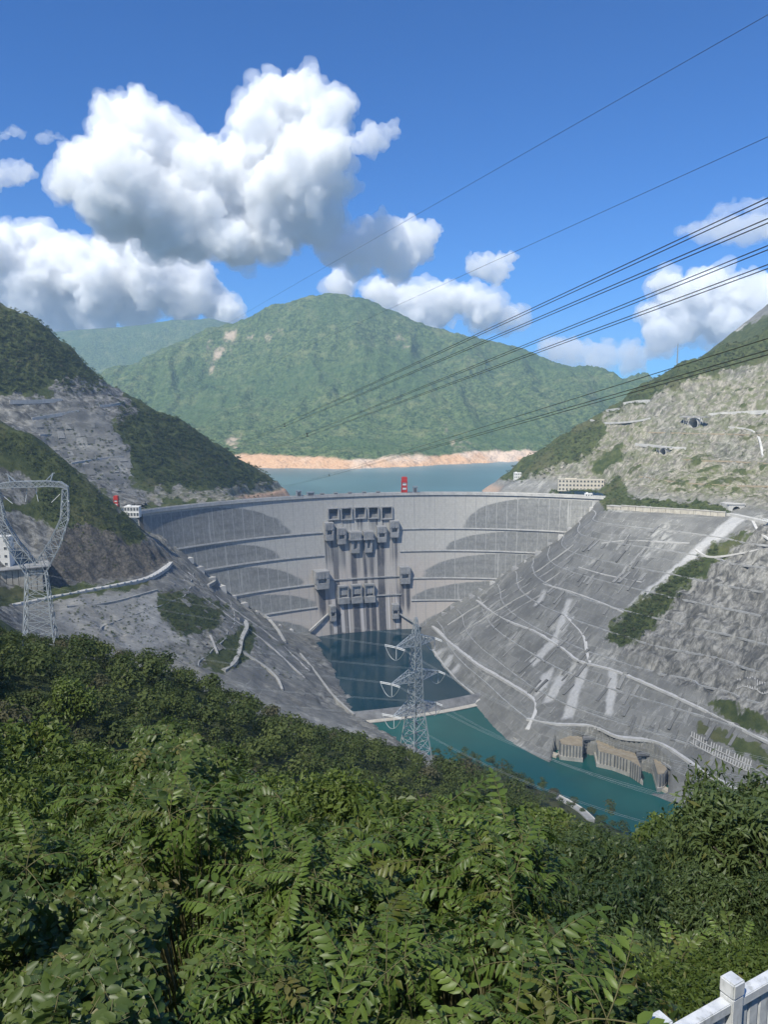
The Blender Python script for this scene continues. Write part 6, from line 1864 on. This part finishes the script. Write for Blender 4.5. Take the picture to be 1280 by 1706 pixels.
# low green cover on the bank by the railing
gc = []
for k in range(1500):
    x = r7.uniform(930, 1330); y = r7.uniform(1570, 1745)
    if y < 1700 - (x - 930) * .42: continue
    d = np.interp(y, [1570, 1745], [8.0, 4.9]) * r7.uniform(.98, 1.08)
    q = P(x, y, d)
    if (q[0] - f2[0]) * -fd[1] + (q[1] - f2[1]) * fd[0] < .38: continue          # stays behind the railing
    gc.append((q[0], q[1], q[2] - .1, r7.uniform(.08, .2)))
clumps('ground_cover', gc, L_GRASS, 'bright green low plants on the bank behind the white railing', 'ground cover', 34, 1.8, .32, 73)
for i, (x, y, d, s_) in enumerate([(1060, 1600, 8.5, .5), (1120, 1575, 9.0, .5), (1010, 1620, 7.8, .45), (1170, 1590, 9.5, .5), (1230, 1560, 10.5, .5)]):
    q = Vector(P(x, y, d))
    e = empty('railing_shrub', (q.x, q.y, q.z - .9), label=f'{["second", "third", "first", "fourth", "fifth"][i]} small green shrub from the left on the bank above the railing', cat='shrub', group='small shrubs above the railing')
    for k in range(34):
        w = r7.uniform(0, 6.28); el = r7.uniform(-.1, 1.2); yv = Vector((math.cos(w) * math.cos(el), math.sin(w) * math.cos(el), math.sin(el))); zv = Vector((0, -.2, 1)); zv = (zv - yv * yv.dot(zv)).normalized(); xv = yv.cross(zv)
        R_ = Matrix((xv, yv, zv)).transposed().to_4x4(); R_.translation = Vector((0, 0, .35)) + yv * r7.uniform(.1, .5)
        sc_ = r7.uniform(.28, .45)
        o = link('leaf', (fronds if k % 3 else sprigs)[k % 6], e); o.matrix_local = R_ @ Matrix.Diagonal((sc_, sc_, sc_, 1))
    MB().tube([(0, 0, -.4), (0.02, 0, .1), (0, 0, .5)], [.02, .015, .008], 5).build('stem', TWIG, e)

# ------------------------------------------------------------------ clouds
def ico(sub=2):
    bm = bmesh.new(); bmesh.ops.create_icosphere(bm, subdivisions=sub, radius=1.0)
    V = np.array([v.co[:] for v in bm.verts]); F = np.array([[v.index for v in f.verts] for f in bm.faces]); bm.free(); return V, F
ICO_V, ICO_F = ico(2)

def cloud_material(name, density):
    t = NT(name); t.n.remove(t.b)
    v = t.N('VolumeScatter'); v.inputs['Color'].default_value = (0.995, 0.995, 1.0, 1)
    v.inputs['Density'].default_value = density; v.inputs['Anisotropy'].default_value = 0.0
    t.L(v.outputs[0], t.out.inputs['Volume'])
    return t.m
M_CLOUD = cloud_material('cloud_dense', 0.009)
M_WISP = cloud_material('cloud_thin', 0.0026)
M_SUN_DIMMER = cloud_material('cloud_sun_dimmer', 0.0017)

M_FRINGE = cloud_material('cloud_fringe', 0.0028)
def cloud(blobs, D, label, mat=None, voxel=1.6, seed=0, base=None, kids=32, puff=1.0, depth=0.7, squash=1.0, fringe=None):
    """blobs: (pixel x, pixel y, pixel radius) of the main heads; D: distance in metres"""
    r_ = np.random.default_rng(seed)
    m = D / FOC
    S = []
    low = max(b_[1] for b_ in blobs)
    if fringe is not None: blobs = [(b_[0], low - (low - b_[1]) * .93, b_[2] * .86) for b_ in blobs]
    for bx, by, br in blobs:
        c = P(bx, by, D) + np.array([0, r_.uniform(-1, 1) * br * m * depth, 0]); R = br * m
        S.append((c, R))
        for k in range(kids):
            d = r_.normal(size=3); d[2] = abs(d[2]) * 0.9 + d[2] * 0.1; d /= np.linalg.norm(d)
            r1 = R * r_.uniform(0.22, 0.42) * puff
            c1 = c + d * R * r_.uniform(0.80, 0.98); S.append((c1, r1))
            for j in range(7):
                d2 = r_.normal(size=3) + d * 0.9; d2 /= np.linalg.norm(d2)
                S.append((c1 + d2 * r1 * 0.85, r1 * r_.uniform(0.2, 0.45)))
    n = len(ICO_V)
    V = np.concatenate([ICO_V * R + c for c, R in S]); F = np.concatenate([ICO_F + i * n for i in range(len(S))])
    if squash != 1.0:
        zc_ = V[:, 2].mean(); V[:, 2] = zc_ + (V[:, 2] - zc_) * squash
    if base is not None:
        zb = P(640, base, D)[2]
        lo = V[:, 2] < zb
        V[lo, 2] = zb - (zb - V[lo, 2]) * 0.12
    o = link('cloud', mesh_from('cloud', V, F, mat or M_CLOUD))
    md = o.modifiers.new('skin', 'REMESH'); md.mode = 'VOXEL'; md.voxel_size = voxel * m
    dg = bpy.context.evaluated_depsgraph_get()
    me = bpy.data.meshes.new_from_object(o.evaluated_get(dg))
    o.modifiers.clear(); old = o.data; o.data = me; bpy.data.meshes.remove(old)
    N = len(me.vertices); co = np.empty(N * 3, np.float32); me.vertices.foreach_get('co', co); co = co.reshape(-1, 3).astype(float)
    no = np.empty(N * 3, np.float32); me.vertices.foreach_get('normal', no); no = no.reshape(-1, 3)
    q = co / (m * 15)
    co += no * ((fbm(q[:, 0], q[:, 1], q[:, 2], octaves=4, seed=seed, gain=0.65)) * m * 16)[:, None]
    me.vertices.foreach_set('co', co.astype(np.float32).ravel()); me.update()
    md = o.modifiers.new('skin', 'REMESH'); md.mode = 'VOXEL'; md.voxel_size = voxel * m
    me2 = bpy.data.meshes.new_from_object(o.evaluated_get(bpy.context.evaluated_depsgraph_get()))
    o.modifiers.clear(); o.data = me2; bpy.data.meshes.remove(me); me = me2
    if not me.materials: me.materials.append(mat or M_CLOUD)
    if fringe is not None:                                         # the torn, thin edge of the cloud
        N = len(me.vertices); co = np.empty(N * 3, np.float32); me.vertices.foreach_get('co', co); co = co.reshape(-1, 3).astype(float)
        no = np.empty(N * 3, np.float32); me.vertices.foreach_get('normal', no); no = no.reshape(-1, 3)
        q = co / (m * 22)
        co += no * (np.clip(fbm(q[:, 0], q[:, 1], q[:, 2], octaves=4, seed=seed + 50, gain=0.7) * 2.2 + .25, -.5, 2) * m * 13 + m * 1.5)[:, None]
        fm_ = me.copy(); fm_.vertices.foreach_set('co', co.astype(np.float32).ravel()); fm_.update()
        fr_ = link('fringe', fm_, o)
        md = fr_.modifiers.new('skin', 'REMESH'); md.mode = 'VOXEL'; md.voxel_size = voxel * m * 1.5
        f2_ = bpy.data.meshes.new_from_object(fr_.evaluated_get(bpy.context.evaluated_depsgraph_get()))
        fr_.modifiers.clear(); fr_.data = f2_; f2_.materials.clear(); f2_.materials.append(fringe)
    return tag(o, label, 'cloud', 'cumulus clouds in the blue sky')

cloud([(230, 215, 52), (190, 250, 48), (262, 250, 62), (145, 288, 42), (108, 300, 26), (215, 320, 75), (312, 275, 45), (345, 295, 52), (300, 360, 75), (180, 335, 58), (385, 292, 55),
       (480, 160, 48), (505, 142, 34), (452, 148, 28), (432, 200, 42), (540, 185, 38), (566, 160, 22), (480, 232, 58), (425, 250, 46), (540, 265, 44), (500, 300, 66), (556, 305, 28), (450, 340, 66), (520, 362, 46), (385, 372, 66), (322, 400, 46), (265, 385, 46), (452, 400, 42), (390, 410, 38)],
      9500, 'towering white cumulus cloud with grey base, largest in the sky', seed=3, base=432, fringe=M_FRINGE)
cloud([(590, 405, 34), (640, 412, 38), (692, 402, 36), (722, 384, 16), (662, 440, 32), (600, 442, 28), (560, 420, 30)], 10500, 'ragged white cloud trailing right of the largest cumulus', seed=4, mat=cloud_material('cloud_medium', 0.006))
cloud([(60, 405, 38), (20, 430, 50), (120, 450, 50), (195, 400, 28), (215, 430, 42), (60, 480, 60), (170, 480, 55), (260, 470, 45), (320, 480, 45), (120, 520, 45), (20, 520, 50), (220, 515, 35), (0, 470, 50), (300, 510, 28), (350, 500, 30), (380, 520, 22), (-40, 500, 60), (160, 540, 30), (60, 545, 40)],
      14000, 'broad bank of white cloud low above the left ridge', seed=5, base=556, fringe=M_FRINGE)
cloud([(568, 474, 22), (555, 480, 12), (640, 490, 24), (620, 485, 12), (680, 505, 30), (735, 505, 32), (770, 500, 26), (805, 520, 30), (840, 530, 18), (720, 530, 30), (690, 535, 30)], 14000, 'row of small white heads behind the mountain summit', seed=6, fringe=M_FRINGE)
cloud([(800, 445, 20), (825, 448, 22), (848, 430, 12), (784, 435, 10), (830, 465, 14)], 9000, 'small lone white cloud above the mountain shoulder', seed=7, mat=cloud_material('cloud_small', 0.008))
cloud([(1110, 470, 24), (1125, 495, 30), (1160, 490, 32), (1190, 465, 26), (1210, 500, 40), (1250, 510, 40), (1290, 490, 40), (1150, 530, 40), (1100, 520, 26), (1100, 565, 28), (1200, 540, 40), (1260, 550, 40)], 13000, 'white cumulus rising behind the right hillside', seed=8, fringe=M_FRINGE)
cloud([(950, 590, 30), (990, 600, 26), (1010, 595, 24), (920, 585, 22), (1050, 600, 26)], 16000, 'faint flat cloud low beside the right hillside', seed=9, mat=M_WISP)
cloud([(620, 232, 22), (650, 222, 16), (600, 240, 16), (640, 235, 14)], 9000, 'wisp of cloud beside the tower of the largest cumulus', seed=10, mat=cloud_material('cloud_wisp_b', 0.005))
cloud([(1180, 420, 40), (1240, 410, 45), (1290, 390, 40), (1210, 340, 20), (1260, 330, 24)], 15000, 'thin veil of cloud high above the right hillside', seed=11, mat=cloud_material('cloud_wisp_c', 0.0014), squash=.5)
cloud([(30, 228, 14), (70, 232, 14), (100, 235, 10), (0, 222, 12)], 12000, 'thin streak of cloud left of the largest cumulus', seed=12, mat=cloud_material('cloud_wisp_d', 0.0026), squash=.45)
cloud([(5, 290, 18), (25, 285, 16), (-10, 300, 20), (45, 290, 10)], 11000, 'small pale cloud cut by the left edge of the sky', seed=13, mat=cloud_material('cloud_wisp_e', 0.004))
# unseen cloud added out of view to dim the sun over the valley
sh = [(-560, 40), (-420, 420), (-480, 900), (-560, 1400), (-330, 1750), (-120, 100), (-100, 600), (-100, 1150), (-50, 1500), (150, 250), (180, 700), (220, 1080), (170, 1380), (330, 480), (340, 840), (0, -160), (-300, -160)]
S = []
r_ = np.random.default_rng(77)
kz = (2300 - 150) / SUN_DIR.z
for gx, gy in sh:
    c = np.array([gx, gy, 150]) + np.array(SUN_DIR) * kz
    R = r_.uniform(230, 300)
    S.append((c, R))
    for k in range(10):
        w = r_.uniform(0, 6.28); S.append((c + np.array([math.cos(w), math.sin(w), r_.uniform(-.1, .3)]) * R * 0.85, R * r_.uniform(.25, .45)))
V = np.concatenate([ICO_V * np.array([R, R, R * 0.55]) + c for c, R in S]); F = np.concatenate([ICO_F + i * len(ICO_V) for i in range(len(S))])
o = link('cloud', mesh_from('cloud', V, F, M_SUN_DIMMER))
md = o.modifiers.new('skin', 'REMESH'); md.mode = 'VOXEL'; md.voxel_size = 24
me = bpy.data.meshes.new_from_object(o.evaluated_get(bpy.context.evaluated_depsgraph_get()))
o.modifiers.clear(); o.data = me
tag(o, 'unseen thin cloud added overhead to dim the sun over the valley', 'cloud', 'cumulus clouds in the blue sky')

# ------------------------------------------------------------------ haze: the air of the valley
t = NT('valley_haze')
t.n.remove(t.b)
pv = t.N('VolumePrincipled')
pv.inputs['Color'].default_value = (0.48, 0.70, 0.98, 1)
pv.inputs['Density'].default_value = HAZE
pv.inputs['Anisotropy'].default_value = 0.1
t.L(pv.outputs[0], t.out.inputs['Volume'])
hb = MB().box((0, 3600, 610), (13000, 12000, 1390))
tag(hb.build('haze', t.m), 'thin pale blue haze filling the whole valley', 'haze', kind='stuff')
